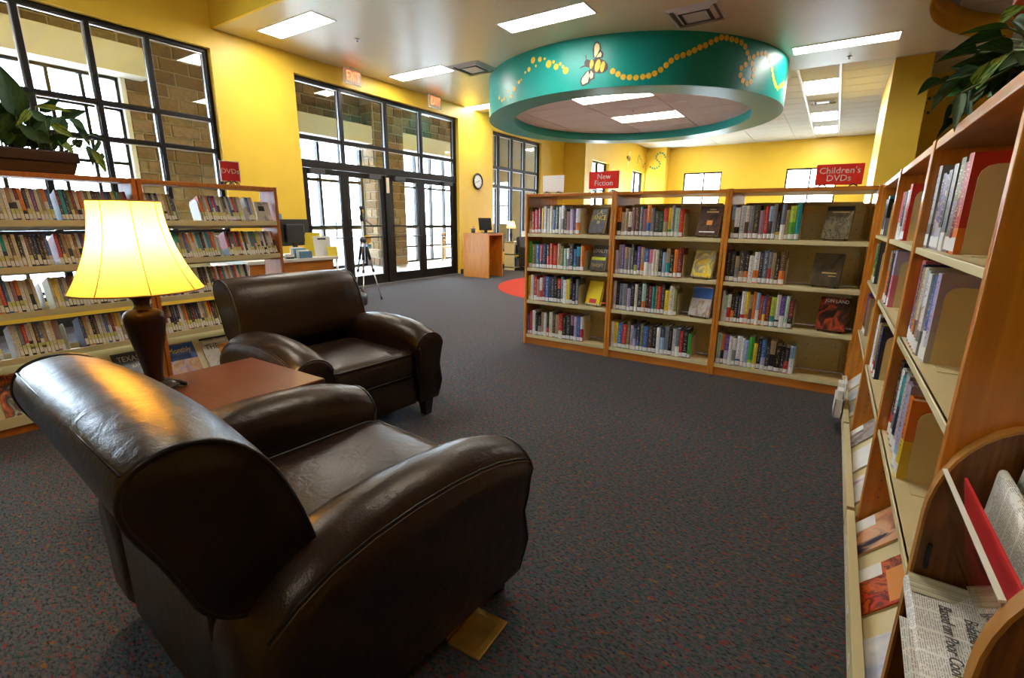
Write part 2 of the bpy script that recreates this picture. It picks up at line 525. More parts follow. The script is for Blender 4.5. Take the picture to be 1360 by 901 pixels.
class MB:
    def __init__(self):
        self.v, self.f, self.mi, self.sm = [], [], [], []
    def add(self, vs_, fs_, mi=0, smooth=False, M=None):
        k = len(self.v)
        for p in vs_:
            p = Vector(p)
            if M is not None:
                p = M @ p
            self.v.append(p)
        for f in fs_:
            self.f.append([k + i for i in f])
            self.mi.append(mi)
            self.sm.append(smooth)
        return self
    def box(self, x0, x1, y0, y1, z0, z1, mi=0, M=None):
        vs_ = [(x0, y0, z0), (x1, y0, z0), (x1, y1, z0), (x0, y1, z0), (x0, y0, z1), (x1, y0, z1), (x1, y1, z1), (x0, y1, z1)]
        fs_ = [(3, 2, 1, 0), (4, 5, 6, 7), (0, 1, 5, 4), (1, 2, 6, 5), (2, 3, 7, 6), (3, 0, 4, 7)]
        return self.add(vs_, fs_, mi, False, M)
    def prism(self, poly, h0, h1, axis='z', mi=0, smooth=False, M=None):
        n = len(poly)
        def pt(a, b, h):
            return (a, b, h) if axis == 'z' else ((a, h, b) if axis == 'y' else (h, a, b))
        vs_ = [pt(a, b, h0) for a, b in poly] + [pt(a, b, h1) for a, b in poly]
        fs_ = [list(range(n))[::-1], list(range(n, 2 * n))]
        self.add(vs_, fs_, mi, False, M)
        k = len(self.v) - 2 * n
        for i in range(n):
            j = (i + 1) % n
            self.f.append([k + i, k + j, k + n + j, k + n + i]); self.mi.append(mi); self.sm.append(smooth)
        return self
    def loft(self, rings, cap=True, mi=0, smooth=True, closed=True, M=None):
        n = len(rings[0])
        vs_ = [p for r in rings for p in r]
        fs_ = []
        for a in range(len(rings) - 1):
            for i in range(n if closed else n - 1):
                j = (i + 1) % n
                fs_.append((a * n + i, a * n + j, (a + 1) * n + j, (a + 1) * n + i))
        if cap:
            fs_.append(tuple(range(n))[::-1])
            fs_.append(tuple((len(rings) - 1) * n + i for i in range(n)))
        return self.add(vs_, fs_, mi, smooth, M)
    def lathe(self, prof, n=24, c=(0, 0, 0), mi=0, smooth=True, cap=True):
        rings = [[(c[0] + r * math.cos(2 * PI * i / n), c[1] + r * math.sin(2 * PI * i / n), c[2] + z) for i in range(n)] for r, z in prof]
        return self.loft(rings, cap, mi, smooth)
    def tube(self, pts, r, n=8, mi=0, closed=False, smooth=True):
        pts = [Vector(p) for p in pts]
        rings = []
        up = None
        N = len(pts)
        for i, p in enumerate(pts):
            if closed:
                t = pts[(i + 1) % N] - pts[i - 1]
            else:
                t = pts[min(i + 1, N - 1)] - pts[max(i - 1, 0)]
            t.normalize()
            if up is None:
                up = Vector((0, 0, 1)) if abs(t.z) < 0.9 else Vector((1, 0, 0))
            a = t.cross(up)
            if a.length < 1e-6:
                a = t.cross(Vector((0, 1, 0)))
            a.normalize()
            b = a.cross(t)
            up = b
            rr = r[i] if isinstance(r, (list, tuple)) else r
            rings.append([p + (a * math.cos(2 * PI * k / n) + b * math.sin(2 * PI * k / n)) * rr for k in range(n)])
        if closed:
            rings.append(rings[0])
        return self.loft(rings, not closed, mi, smooth)
    def mesh(self, name, mats):
        me = bpy.data.meshes.new(name)
        me.from_pydata([tuple(p) for p in self.v], [], self.f)
        for m in (mats if isinstance(mats, (list, tuple)) else [mats]):
            me.materials.append(MATS[m])
        me.polygons.foreach_set('material_index', self.mi)
        me.polygons.foreach_set('use_smooth', self.sm)
        bm = bmesh.new()
        bm.from_mesh(me)
        bmesh.ops.recalc_face_normals(bm, faces=bm.faces)
        bm.to_mesh(me)
        bm.free()
        me.update()
        return me
    def build(self, name, mats, parent=None, bevel=0, sub=0, seg=2):
        o = link(name, self.mesh(name, mats), parent)
        if bevel:
            b = o.modifiers.new('bevel', 'BEVEL')
            b.width = bevel
            b.segments = seg
            b.limit_method = 'ANGLE'
        if sub:
            s = o.modifiers.new('sub', 'SUBSURF')
            s.levels = sub
            s.render_levels = sub
        return o

def bx(name, x0, x1, y0, y1, z0, z1, mat, parent=None, bevel=0):
    return MB().box(x0, x1, y0, y1, z0, z1).build(name, mat, parent, bevel)

def text_obj(name, s, size, mat, parent, M, depth=0.0008, align='CENTER', shear=0.0, xs=1.0):
    c = bpy.data.curves.new('t', 'FONT')
    c.body = s
    c.size = size
    c.extrude = depth
    c.align_x = align
    c.align_y = 'CENTER'
    c.resolution_u = 2
    c.shear = shear
    c.space_line = 0.85
    t = bpy.data.objects.new('t', c)
    COL.objects.link(t)
    dg = bpy.context.evaluated_depsgraph_get()
    me = bpy.data.meshes.new_from_object(t.evaluated_get(dg))
    bpy.data.objects.remove(t, do_unlink=True)
    bpy.data.curves.remove(c)
    me.materials.clear()
    me.materials.append(MATS[mat])
    o = link(name, me, parent)
    o.matrix_local = M @ Matrix.Diagonal((xs, 1, 1, 1))
    return o

def frame_M(origin, xdir, ydir):
    """matrix whose local x runs along xdir, y along ydir"""
    x = Vector(xdir).normalized()
    y = Vector(ydir).normalized()
    z = x.cross(y)
    return Matrix(((x.x, y.x, z.x, origin[0]), (x.y, y.y, z.y, origin[1]), (x.z, y.z, z.z, origin[2]), (0, 0, 0, 1)))

def arc(cx, cy, r, a0, a1, n):
    return [(cx + r * math.cos(R(a0 + (a1 - a0) * i / n)), cy + r * math.sin(R(a0 + (a1 - a0) * i / n))) for i in range(n + 1)]

ORD = ['first', 'second', 'third', 'fourth', 'fifth', 'sixth', 'seventh', 'eighth', 'ninth', 'tenth', 'eleventh', 'twelfth',
       'thirteenth', 'fourteenth', 'fifteenth', 'sixteenth', 'seventeenth', 'eighteenth', 'nineteenth', 'twentieth']
def ordinal(i):      # 0-based
    if i < 20: return ORD[i]
    tens = {2: 'twenty', 3: 'thirty', 4: 'forty', 5: 'fifty', 6: 'sixty'}
    k = i + 1
    t, u = divmod(k, 10)
    if u == 0:
        return {2: 'twentieth', 3: 'thirtieth', 4: 'fortieth', 5: 'fiftieth', 6: 'sixtieth'}[t]
    return tens[t] + '-' + ORD[u - 1]
# ------------------------------------------------------------------ room shell
def struct(o):
    o['kind'] = 'structure'
    return o

ZG, ZT, ZU = 3.65, 3.95, 4.60         # painted ceiling, tile ceiling, raised ceiling
WX0, WX1 = -7.44, -7.22               # entrance wall
struct(bx('floor', WX0, 8.2, -5.2, 20.0, -0.08, 0.0, 'carpet'))
struct(bx('floor_vestibule', -10.6, WX0, -3.0, 15.0, -0.08, -0.005, 'pale_floor'))
struct(bx('ground', -60, -10.6, -40, 20.3, -0.15, -0.03, 'concrete'))
struct(bx('ground_far', -60, 60, 20.3, 70, -0.15, -0.03, 'concrete'))

# entrance wall with three openings
W1 = (-0.60, 3.72, 0.30, 3.40)
DO = (4.92, 8.83, 0.0, 3.385)
W3 = (10.13, 12.50, 0.42, 3.33)
m = MB()
def seg(y0, y1, z0, z1):
    m.box(WX0, WX1, y0, y1, z0, z1)
seg(-5.2, W1[0], 0, 4.7)
seg(W1[0], W1[1], 0, W1[2]); seg(W1[0], W1[1], W1[3], 4.7)
seg(W1[1], DO[0], 0, 4.7)
seg(DO[0], DO[1], DO[3], 4.7)
seg(DO[1], W3[0], 0, 4.7)
seg(W3[0], W3[1], 0, W3[2]); seg(W3[0], W3[1], W3[3], 4.7)
seg(W3[1], 13.84, 0, 4.7)
struct(m.build('wall_left', 'wall_yellow'))
m = MB()
for y0, y1 in ((-5.2, DO[0]), (DO[1], 13.84)):
    m.box(WX1, WX1 + 0.012, y0, y1, 0, 0.11)
struct(m.build('baseboard_left', 'baseboard', bevel=0.003))

# pier and children's side wall with two windows
m = MB()
m.box(-7.4, -6.5, 13.84, 14.36, 0, 4.05)
m.box(-6.7, -6.5, 14.36, 15.72, 0, 1.0); m.box(-6.7, -6.5, 14.36, 15.72, 3.06, 4.05)
m.box(-6.7, -6.5, 15.72, 17.90, 0, 4.05)
m.box(-6.7, -6.5, 17.90, 19.23, 0, 1.0); m.box(-6.7, -6.5, 17.90, 19.23, 3.05, 4.05)
m.box(-6.7, -6.5, 19.23, 20.0, 0, 4.05)
struct(m.build('wall_reading_side', 'wall_yellow'))
m = MB().box(-6.5, -5.72, 19.28, 19.7, 0, ZT + 0.1)
struct(m.build('wall_corner_pier', 'wall_yellow', bevel=0.01))
# back wall with two windows
YB = 19.7
BW = [(-5.13, -3.77), (-1.70, -0.20)]
m = MB()
xs = [-6.7, BW[0][0], BW[0][1], BW[1][0], BW[1][1], 8.2]
for i in range(5):
    if i in (1, 3):
        m.box(xs[i], xs[i + 1], YB, YB + 0.2, 0, 1.0)
        m.box(xs[i], xs[i + 1], YB, YB + 0.2, 3.03, 4.05)
    else:
        m.box(xs[i], xs[i + 1], YB, YB + 0.2, 0, 4.05)
struct(m.build('wall_back', 'wall_yellow'))
# column and partition at the right
struct(MB().box(0.44, 0.96, 11.05, 13.9, 0, ZT + 0.1).build('wall_column', 'wall_yellow', bevel=0.008))
struct(MB().box(0.96, 8.2, 12.55, 12.75, 0, ZT + 0.1).build('wall_partition', 'wall_yellow'))
struct(MB().box(8.0, 8.2, -5.2, 20.0, 0, 4.7).build('wall_right', 'wall_yellow'))
struct(MB().box(WX0, 8.2, -5.4, -5.2, 0, 4.7).build('wall_near', 'wall_yellow'))

# painted ceiling with a round opening; riser to the raised ceiling
CX2, CY2, CR2 = 3.2, 7.6, 2.67
left = [(WX0, 3.80), (CX2, 3.80)] + [(x, y) for x, y in arc(CX2, CY2, CR2, 270, 126.4, 40)] + [(WX0, 9.75)]
right = [(CX2, 3.80), (8.2, 3.80), (8.2, 9.75)] + [(x, y) for x, y in arc(CX2, CY2, CR2, 53.6, -90, 40)]
m = MB()
m.prism(left, ZG, ZG + 0.10)
m.prism(right, ZG, ZG + 0.10)
ceil = struct(m.build('ceiling', 'ceiling_paint'))
m = MB()
m.box(WX0, 8.2, 3.76, 3.80, ZG, ZU)
struct(m.build('trim_1', 'wall_yellow'))
m = MB()
ri = arc(CX2, CY2, CR2 - 0.014, 126.4, 413.6, 60)
ro = arc(CX2, CY2, CR2 + 0.03, 126.4, 413.6, 60)
m.loft([[(a[0], a[1], ZG + 0.003), (b[0], b[1], ZG + 0.003), (b[0], b[1], ZT), (a[0], a[1], ZT)] for a, b in zip(ri, ro)])
struct(m.build('trim_2', 'wall_yellow'))
struct(bx('ceiling_raised', WX0, 8.2, -5.2, 3.80, ZU, ZU + 0.1, 'ceiling_paint'))

# tile ceiling: grid backing, then single tiles that stand just below the joints
tc_ = struct(bx('ceiling_tiled', -7.4, 8.2, 3.84, 20.0, ZT + 0.012, ZT + 0.10, 'tile_grid'))
tile_me = MB().box(-0.600, 0.600, -0.295, 0.295, -0.014, 0.0).mesh('tile', 'ceiling_tile')
FAR_LIGHTS = []
def tiles(x0, nx, y0, ny, skip):
    for i in range(nx):
        for j in range(ny):
            cx, cy = x0 + 1.22 * (i + 0.5), y0 + 0.61 * (j + 0.5)
            if skip(cx, cy):
                continue
            o = link('tile', tile_me, tc_)
            o.location = (cx, cy, ZT + 0.012)
def skip1(cx, cy):
    if (cx + 3.49) ** 2 + (cy - 9.14) ** 2 < 2.2 ** 2: return True
    if -1.3 < cx < -0.5: return True
    return False
tiles(-6.41 - 0.0, 6, 9.65, 17, skip1)
tiles(0.91, 2, 9.65, 5, skip1)
half_me = MB().box(-0.262, 0.262, -0.295, 0.295, -0.014, 0.0).mesh('tile', 'ceiling_tile')
for j in range(17):
    cy = 9.65 + 0.61 * (j + 0.5)
    for cx in (-1.262,):
        if (cx + 3.49) ** 2 + (cy - 9.14) ** 2 > 2.2 ** 2:
            o = link('tile', half_me, tc_)
            o.location = (cx, cy, ZT + 0.012)
tiles(0.91, 3, 5.4, 7, lambda a, b: (a - CX2) ** 2 + (b - CY2) ** 2 > 2.9 ** 2)
# the bright luminous strip between white bars
for x in (-0.98, -0.33):
    b = bx('ceiling_bar', x - 0.02, x + 0.02, 9.75, 19.6, ZT - 0.012, ZT + 0.012, 'white_plastic')
    tag(b, 'long thin white bar on the tiled ceiling edging the ' + ('column side' if x > -0.5 else 'ring side') + ' of the light strip', 'ceiling bar')
struct(MB().box(-0.96, -0.35, 9.75, 19.6, ZT + 0.004, ZT + 0.012).build('trim_3', 'ceiling_tile'))

# ---------------------------------------------------------------- windows
def window(n, X, y0, y1, z0, z1, ys, zs, mat='frame_black', t=0.05, d=0.11, sill=True, axis='x', pane=True, edge_strips=True):
    """frame set in a wall whose plane is at X (axis x) or at Y=X (axis y)"""
    def B(mb, a0, a1, b0, b1, c0, c1):
        if axis == 'x': mb.box(c0, c1, a0, a1, b0, b1)
        else: mb.box(a0, a1, c0, c1, b0, b1)
    c0, c1 = (X - d, X) if axis == 'x' else (X, X + d)
    f = MB()
    B(f, y0, y1, z1 - t, z1, c0, c1); B(f, y0, y1, z0, z0 + t, c0, c1)
    B(f, y0, y0 + t, z0 + t, z1 - t, c0, c1); B(f, y1 - t, y1, z0 + t, z1 - t, c0, c1)
    root = struct(f.build('window_%d' % n, mat, bevel=0.004))
    for y in ys:
        q = MB(); B(q, y - t / 2, y + t / 2, z0 + t, z1 - t, c0, c1)
        q.build('mullion', mat, root, 0.004)
    yy = [y0 + t] + sum([[y - t / 2, y + t / 2] for y in ys], []) + [y1 - t]
    cells = [(yy[2 * i], yy[2 * i + 1]) for i in range(len(yy) // 2)]
    zz = [z0 + t] + sum([[z - t / 2, z + t / 2] for z in zs], []) + [z1 - t]
    rows = [(zz[2 * i], zz[2 * i + 1]) for i in range(len(zz) // 2)]
    cm = (c0 + c1) / 2
    for a0, a1 in cells:
        for z in zs:
            q = MB(); B(q, a0, a1, z - t / 2, z + t / 2, c0 + 0.01, c1 - 0.006)
            q.build('rail', mat, root, 0.003)
        for b0, b1 in rows:
            if pane:
                q = MB(); B(q, a0 - 0.006, a1 + 0.006, b0 - 0.006, b1 + 0.006, cm - 0.003, cm + 0.003)
                q.build('pane', 'glass', root)
            if edge_strips:
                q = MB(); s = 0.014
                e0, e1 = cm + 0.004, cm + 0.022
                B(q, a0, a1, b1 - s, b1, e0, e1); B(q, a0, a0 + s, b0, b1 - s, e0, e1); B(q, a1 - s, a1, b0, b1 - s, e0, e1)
                q.build('pane_edge_strip', 'frame_silver', root)  # bright silver strips along the top and sides of each pane
    return root

FX = -7.30
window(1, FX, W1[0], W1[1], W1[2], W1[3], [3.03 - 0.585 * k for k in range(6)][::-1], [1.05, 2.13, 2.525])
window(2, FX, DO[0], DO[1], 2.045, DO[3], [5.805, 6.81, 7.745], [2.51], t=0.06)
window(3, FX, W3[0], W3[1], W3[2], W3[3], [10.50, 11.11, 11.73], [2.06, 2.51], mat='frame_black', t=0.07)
window(4, -6.62, 14.36, 15.72, 1.0, 3.06, [15.04], [2.2], t=0.05, d=0.08, edge_strips=False)
window(5, -6.62, 17.90, 19.23, 1.0, 3.05, [18.56], [2.2], t=0.05, d=0.08, edge_strips=False)
window(6, YB + 0.06, BW[0][0], BW[0][1], 1.0, 3.03, [-4.40], [1.9], t=0.05, d=0.08, axis='y', edge_strips=False)
window(7, YB + 0.06, BW[1][0], BW[1][1], 1.0, 3.03, [-0.98], [1.9], t=0.05, d=0.08, axis='y', edge_strips=False)

# ---------------------------------------------------------------- entrance doors
def door(n, y0, y1, hinge):
    root = MB()
    s = 0.095
    x0, x1 = FX - 0.075, FX - 0.025
    root.box(x0, x1, y0, y0 + s, 0.012, 2.04); root.box(x0, x1, y1 - s, y1, 0.012, 2.04)
    root.box(x0, x1, y0 + s, y1 - s, 0.012, 0.19); root.box(x0, x1, y0 + s, y1 - s, 1.95, 2.04)
    r = struct(root.build('door_%d' % n, 'frame_black', bevel=0.004))
    bx('pane', (x0 + x1) / 2 - 0.004, (x0 + x1) / 2 + 0.004, y0 + s - 0.005, y1 - s + 0.005, 0.185, 1.955, 'glass', r)
    for z, h in ((1.105, 0.03), (0.90, 0.02)):
        q = MB(); q.box(x1 - 0.01, x1 + 0.035, y0 + 0.05, y1 - 0.05, z - h / 2, z + h / 2)
        q.build('push_bar', 'frame_black', r, 0.006)
    ye = y1 - 0.16 if hinge == 0 else y0 + 0.16
    q = MB(); q.tube([(x0 - 0.0, ye, 0.86), (x0 - 0.06, ye, 0.88), (x0 - 0.06, ye, 1.20), (x0, ye, 1.22)], 0.012)
    q.build('pull_handle', 'frame_black', r)
    q = MB(); yc = y0 + 0.25 if hinge == 0 else y1 - 0.25
    q.box(x1, x1 + 0.06, yc - 0.14, yc + 0.14, 1.96, 2.03)
    q.box(x1 + 0.02, x1 + 0.035, yc - 0.1, yc + 0.30, 2.03, 2.045)
    q.build('door_closer', 'dark_grey', r, 0.006)
door(1, 4.985, 5.80, 0); door(2, 5.805, 6.70, 1)
door(3, 6.83, 7.725, 0); door(4, 7.73, 8.765, 1)
m = MB()
m.box(FX - 0.11, FX, 4.92, 4.98, 0, 2.10); m.box(FX - 0.11, FX, 6.705, 6.825, 0, 2.10); m.box(FX - 0.11, FX, 8.77, 8.83, 0, 2.10)
m.box(FX - 0.115, FX + 0.005, 4.92, 8.83, 2.05, 2.17)
struct(m.build('trim_4', 'frame_black', bevel=0.005))
struct(bx('trim_5', FX - 0.12, FX + 0.05, 4.92, 8.83, 0.0, 0.012, 'alu'))

# ---------------------------------------------------------------- vestibule
OX = -10.40
sw = MB()
for y0, y1, z0, z1 in ((3.85, 6.95, 0, 4.7), (8.85, 9.90, 0, 4.7), (12.6, 15.0, 0, 4.7), (-3.0, 3.85, 3.5, 4.7), (6.95, 8.85, 3.4, 4.7), (9.9, 12.6, 3.4, 4.7), (-3.0, -1.4, 0, 3.5)):
    sw.box(OX - 0.25, OX, y0, y1, z0, z1)
vest = struct(sw.build('wall_vestibule', 'mortar'))
pil = MB().box(OX, -9.98, 8.87, 9.88, 0, 4.7)
pil = struct(pil.build('wall_pillar', 'mortar'))
struct(bx('wall_vestibule_end', -10.65, WX0, 14.8, 15.0, 0, 4.7, 'mortar'))
struct(bx('wall_vestibule_near', -10.65, WX0, -3.2, -3.0, 0, 4.7, 'mortar'))
struct(bx('ceiling_vestibule', -10.65, WX0, -3.2, 15.0, 4.6, 4.7, 'ceiling_paint'))
stone_cache = {}
def stone(w, h, d):
    k = (round(w, 2), round(h, 2), random.randrange(4))
    if k not in stone_cache:
        a = MB()
        j = lambda: random.uniform(-0.006, 0.006)
        vs_ = [(0, -w / 2 + j(), -h / 2 + j()), (0, w / 2 + j(), -h / 2 + j()), (0, w / 2 + j(), h / 2 + j()), (0, -w / 2 + j(), h / 2 + j())]
        inn = [(d + j() * 0.5, p[1] * 0.93, p[2] * 0.88) for p in vs_]
        a.add(vs_ + inn, [(4, 5, 6, 7), (0, 1, 5, 4), (1, 2, 6, 5), (2, 3, 7, 6), (3, 0, 4, 7), (3, 2, 1, 0)])
        stone_cache[k] = a.mesh('stone', 'stone_%d' % k[2])
    return stone_cache[k]
def stones(parent, X, y0, y1, z0, z1, h=0.22, wmin=0.30):
    z = z0; r = 0
    while z < z1 - 0.06:
        hh = min(h, z1 - z)
        y = y0
        ws = []
        first = True
        while y < y1 - 0.02:
            w = wmin * (0.5 if (first and r % 2) else 1.0) + round(random.choice([0, 0.1, 0.2]), 2)
            first = False
            if y1 - (y + w) < 0.15: w = y1 - y
            o = link('stone', stone(round(w - 0.02, 2), round(hh - 0.02, 2), 0.025), parent)
            o.location = (X, y + w / 2, z + hh / 2)
            y += w
        z += hh; r += 1
stones(vest, OX, 3.87, 6.93, 0.9, 4.55)
stones(vest, OX, 0.9, 3.85, 3.95, 4.55)
stones(vest, OX, 6.95, 8.85, 3.5, 4.4)
stones(vest, OX, 9.9, 12.6, 3.5, 4.4)
stones(vest, OX, 12.62, 14.6, 0.8, 4.4, 0.26, 0.4)
stones(pil, -9.98, 8.89, 9.86, 0.02, 4.1, 0.21, 0.28)
z = 0.02; r = 0
while z < 4.0:                        # stones on the pillar's flank
    for (xa, wd_) in (((-10.39, 0.41),) if r % 2 else ((-10.39, 0.21), (-10.18, 0.20))):
        o = link('stone', stone(round(wd_ - 0.02, 2), 0.19, 0.025), pil)
        o.location = (xa + wd_ / 2, 8.87, z + 0.105)
        o.rotation_euler = (0, 0, R(-90))
    z += 0.21; r += 1
struct(bx('trim_6', OX, OX + 0.40, -2.9, 4.12, 3.50, 3.94, 'cream_beam'))
struct(bx('trim_7', OX, OX + 0.40, 6.70, 8.86, 3.06, 3.47, 'cream_beam'))
struct(bx('trim_8', OX, OX + 0.40, 9.89, 13.2, 3.06, 3.47, 'cream_beam'))
struct(bx('trim_9', OX - 0.05, OX + 0.03, 3.80, 3.87, 0.0, 3.5, 'cream_beam'))
window(8, OX - 0.05, -1.4, 3.80, 0.0, 3.5, [0.0, 0.72, 1.44, 2.16, 2.88, 3.30], [1.0, 2.13, 3.0], mat='frame_black', edge_strips=False)
window(9, OX - 0.05, 6.95, 8.85, 0.0, 3.4, [7.58, 8.22], [1.0, 2.13, 2.45], mat='frame_black', t=0.07, edge_strips=False)
window(10, OX - 0.05, 9.9, 12.6, 0.0, 3.4, [10.8, 11.45, 12.05], [0.45, 1.0, 2.13], mat='frame_black', edge_strips=False)
# ------------------------------------------------------------------ hanging ring with bee mural
RCX, RCY, RO, RI, RZ0 = -3.49, 9.14, 2.53, 2.10, 3.005
ring = empty('ceiling_ring', (RCX, RCY, RZ0), 0, 'big teal ceiling ring painted with a bee and yellow dots', 'ceiling ring')
def cylwall(r0, r1, z0, z1, n=96):
    mb = MB()
    mb.loft([[(r0 * math.cos(a), r0 * math.sin(a), z0), (r1 * math.cos(a), r1 * math.sin(a), z0), (r1 * math.cos(a), r1 * math.sin(a), z1), (r0 * math.cos(a), r0 * math.sin(a), z1)]
             for a in [2 * PI * i / n for i in range(n + 1)]], cap=False)
    for i in range(len(mb.sm)):
        mb.sm[i] = True
    return mb
def sharp(o, ang=40):
    for p in o.data.polygons:
        p.use_smooth = True
    bm = bmesh.new(); bm.from_mesh(o.data)
    for e in bm.edges:
        if len(e.link_faces) == 2 and e.calc_face_angle(0) > R(ang):
            e.smooth = False
    bm.to_mesh(o.data); bm.free()
    return o
sharp(cylwall(RO - 0.03, RO, 0.0, ZG - RZ0).build('outer_band', 'teal_paint', ring))
sharp(cylwall(RI - 0.02, RO - 0.03, -0.001, 0.02).build('underside', 'teal_paint', ring))
sharp(cylwall(RI - 0.02, RI + 0.0, 0.02, 0.20).build('inner_band', 'teal_paint', ring))
# the tiled disc inside the ring
def clip(poly, r, n=48):
    for k in range(n):
        a = 2 * PI * (k + 0.5) / n
        nx, ny = math.cos(a), math.sin(a)
        out = []
        for i in range(len(poly)):
            p, q = poly[i], poly[(i + 1) % len(poly)]
            dp, dq = r - (p[0] * nx + p[1] * ny), r - (q[0] * nx + q[1] * ny)
            if dp >= 0: out.append(p)
            if (dp >= 0) != (dq >= 0):
                t = dp / (dp - dq)
                out.append((p[0] + (q[0] - p[0]) * t, p[1] + (q[1] - p[1]) * t))
        poly = out
        if len(poly) < 3: return None
    return poly
RT = 0.145
m = MB(); m.lathe([(RI + 0.02, RT + 0.012), (RI + 0.02, RT + 0.03)], 64)
gridb = m.build('grid_backing', 'tile_grid', ring)
INL = [(-0.92, 0.64), (-0.92, 0.64 - 1.83)]
x0, y0 = -2.83, -2.27
for i in range(5):
    for j in range(8):
        a, b = x0 + 1.22 * i, y0 + 0.61 * j
        if abs(a + 0.61 - 0.22) < 0.1 and j in (1, 4):
            continue
        p = clip([(a + 0.010, b + 0.010), (a + 1.210, b + 0.010), (a + 1.210, b + 0.600), (a + 0.010, b + 0.600)], RI - 0.002)
        if p and len(p) >= 3:
            m = MB(); m.prism(p, RT, RT + 0.012)
            m.build('tile', 'ceiling_tile', ring)

def oncyl(th, z, r):
    a = R(th)
    return (r * math.cos(a), r * math.sin(a), z - RZ0)
def decal(name, pts, mat, h, parent=ring):
    """raised paint on the ring's outer face; pts are (angle in degrees, height)"""
    n = len(pts)
    mb = MB()
    mb.loft([[oncyl(t, z, RO - 0.004) for t, z in pts], [oncyl(t, z, RO + h) for t, z in pts]], smooth=False)
    return mb.build(name, mat, parent)
def dot(th, z, r, k=1.0):
    return decal('dot', [(th + math.degrees(r * math.cos(2 * PI * i / 12) / RO), z + r * k * math.sin(2 * PI * i / 12)) for i in range(12)], 'dot_yellow', 0.002)
for th, z, r in [(-102.4, 3.504, 0.044), (-99.4, 3.49, 0.035), (-97.4, 3.481, 0.018), (-101.1, 3.418, 0.018), (-104.2, 3.398, 0.033), (-106.0, 3.373, 0.018), (-95.8, 3.4, 0.05), (-93.9, 3.414, 0.022), (-92.9, 3.344, 0.04), (-91.4, 3.37, 0.022), (-90.4, 3.327, 0.022), (-89.4, 3.273, 0.044), (-109.3, 3.27, 0.028), (-108.0, 3.291, 0.015), (-112.1, 3.199, 0.037), (-113.8, 3.111, 0.031), (-116.3, 3.204, 0.022), (-118.9, 3.117, 0.029), (-120.8, 3.105, 0.022), (-123.4, 3.17, 0.028)]:
    dot(th, z, r)
for th, z in [(-74.2, 3.193), (-72.6, 3.154), (-71.0, 3.114), (-69.1, 3.105), (-67.2, 3.098), (-65.2, 3.105), (-63.5, 3.116), (-61.8, 3.142), (-60.1, 3.186), (-58.6, 3.24), (-57.2, 3.294), (-55.6, 3.338), (-53.8, 3.361), (-52.0, 3.39), (-50.4, 3.425), (-48.8, 3.463), (-47.1, 3.489), (-45.4, 3.531), (-43.7, 3.569), (-42.0, 3.601), (-40.2, 3.605), (-38.3, 3.595), (-36.5, 3.59), (-34.5, 3.577), (-32.8, 3.539), (-31.7, 3.471), (-30.5, 3.408), (-31.8, 3.323), (-33.4, 3.272), (-33.5, 3.185), (-32.2, 3.122), (-30.3, 3.097), (-28.6, 3.131), (-27.8, 3.207), (-27.9, 3.286), (-29.0, 3.353), (-28.5, 3.435), (-26.9, 3.484), (-25.0, 3.502), (-23.0, 3.524), (-21.2, 3.502), (-19.4, 3.448), (-17.7, 3.359), (-16.7, 3.30), (-15.7, 3.253), (-14.5, 3.21), (-13.3, 3.183), (-11.3, 3.163), (-9.1, 3.208), (-6.8, 3.245), (-5.2, 3.278)]:
    dot(th, z, 0.037)
bee = decal('bee', [(t - 80, z + 3.2) for t, z in [(4.3, 0.046), (3.9, 0.01), (3.0, -0.014), (1.7, -0.02), (0.4, -0.007), (-0.8, 0.023), (-1.6, 0.063), (-1.8, 0.105), (-1.4, 0.141), (-0.4, 0.164), (0.8, 0.169), (2.2, 0.156), (3.3, 0.127), (4.1, 0.088)]], 'bee_brown', 0.004)
def bd(name, pts, mat, h):
    return decal(name, [(t - 80, z + 3.2) for t, z in pts], mat, h, bee)
BR, CR_, DY = 'bee_brown', 'bee_cream', 'dot_yellow'
bd('wing', [(0.6, 0.382), (1.6, 0.343), (2.0, 0.288), (1.5, 0.211), (0.3, 0.169), (-0.4, 0.186), (-0.7, 0.288), (-0.4, 0.354)], BR, 0.003)
bd('wing_fill', [(0.6, 0.355), (1.3, 0.332), (1.5, 0.284), (0.9, 0.22), (0.1, 0.18), (-0.1, 0.218), (-0.2, 0.306), (0.1, 0.344)], CR_, 0.006)
bd('wing', [(1.9, 0.262), (2.7, 0.226), (2.6, 0.179), (1.3, 0.161), (0.2, 0.166), (0.9, 0.213)], BR, 0.0072)
bd('wing_fill', [(1.8, 0.243), (2.2, 0.214), (2.0, 0.182), (0.6, 0.178), (1.1, 0.213)], CR_, 0.0088)
bd('wing', [(-1.3, 0.041), (0.3, 0.0), (0.3, -0.082), (-0.8, -0.084), (-1.4, -0.13), (-3.6, -0.157), (-4.3, -0.11), (-4.0, -0.049), (-2.7, 0.013)], BR, 0.003)
bd('wing_fill', [(-1.8, 0.023), (-1.4, -0.033), (-1.8, -0.115), (-3.4, -0.138), (-3.8, -0.099), (-3.5, -0.051)], CR_, 0.006)
bd('wing_fill', [(-0.9, 0.026), (-0.1, -0.019), (-0.3, -0.066), (-1.0, -0.074), (-1.3, -0.034)], CR_, 0.0062)
bd('tail', [(3.6, 0.095), (4.3, 0.025), (2.9, 0.003)], BR, 0.0035)
bd('head', [(-0.9, 0.117), (-1.1, 0.089), (-1.7, 0.074), (-2.4, 0.078), (-3.0, 0.098), (-3.2, 0.129), (-3.0, 0.156), (-2.5, 0.171), (-1.8, 0.168), (-1.2, 0.147)], BR, 0.0037)
bd('stripe', [(-0.2, 0.096), (-0.5, 0.063), (-0.8, 0.046), (-1.2, 0.05), (-1.4, 0.074), (-1.4, 0.11), (-1.2, 0.143), (-0.8, 0.16), (-0.5, 0.156), (-0.2, 0.132)], DY, 0.008)
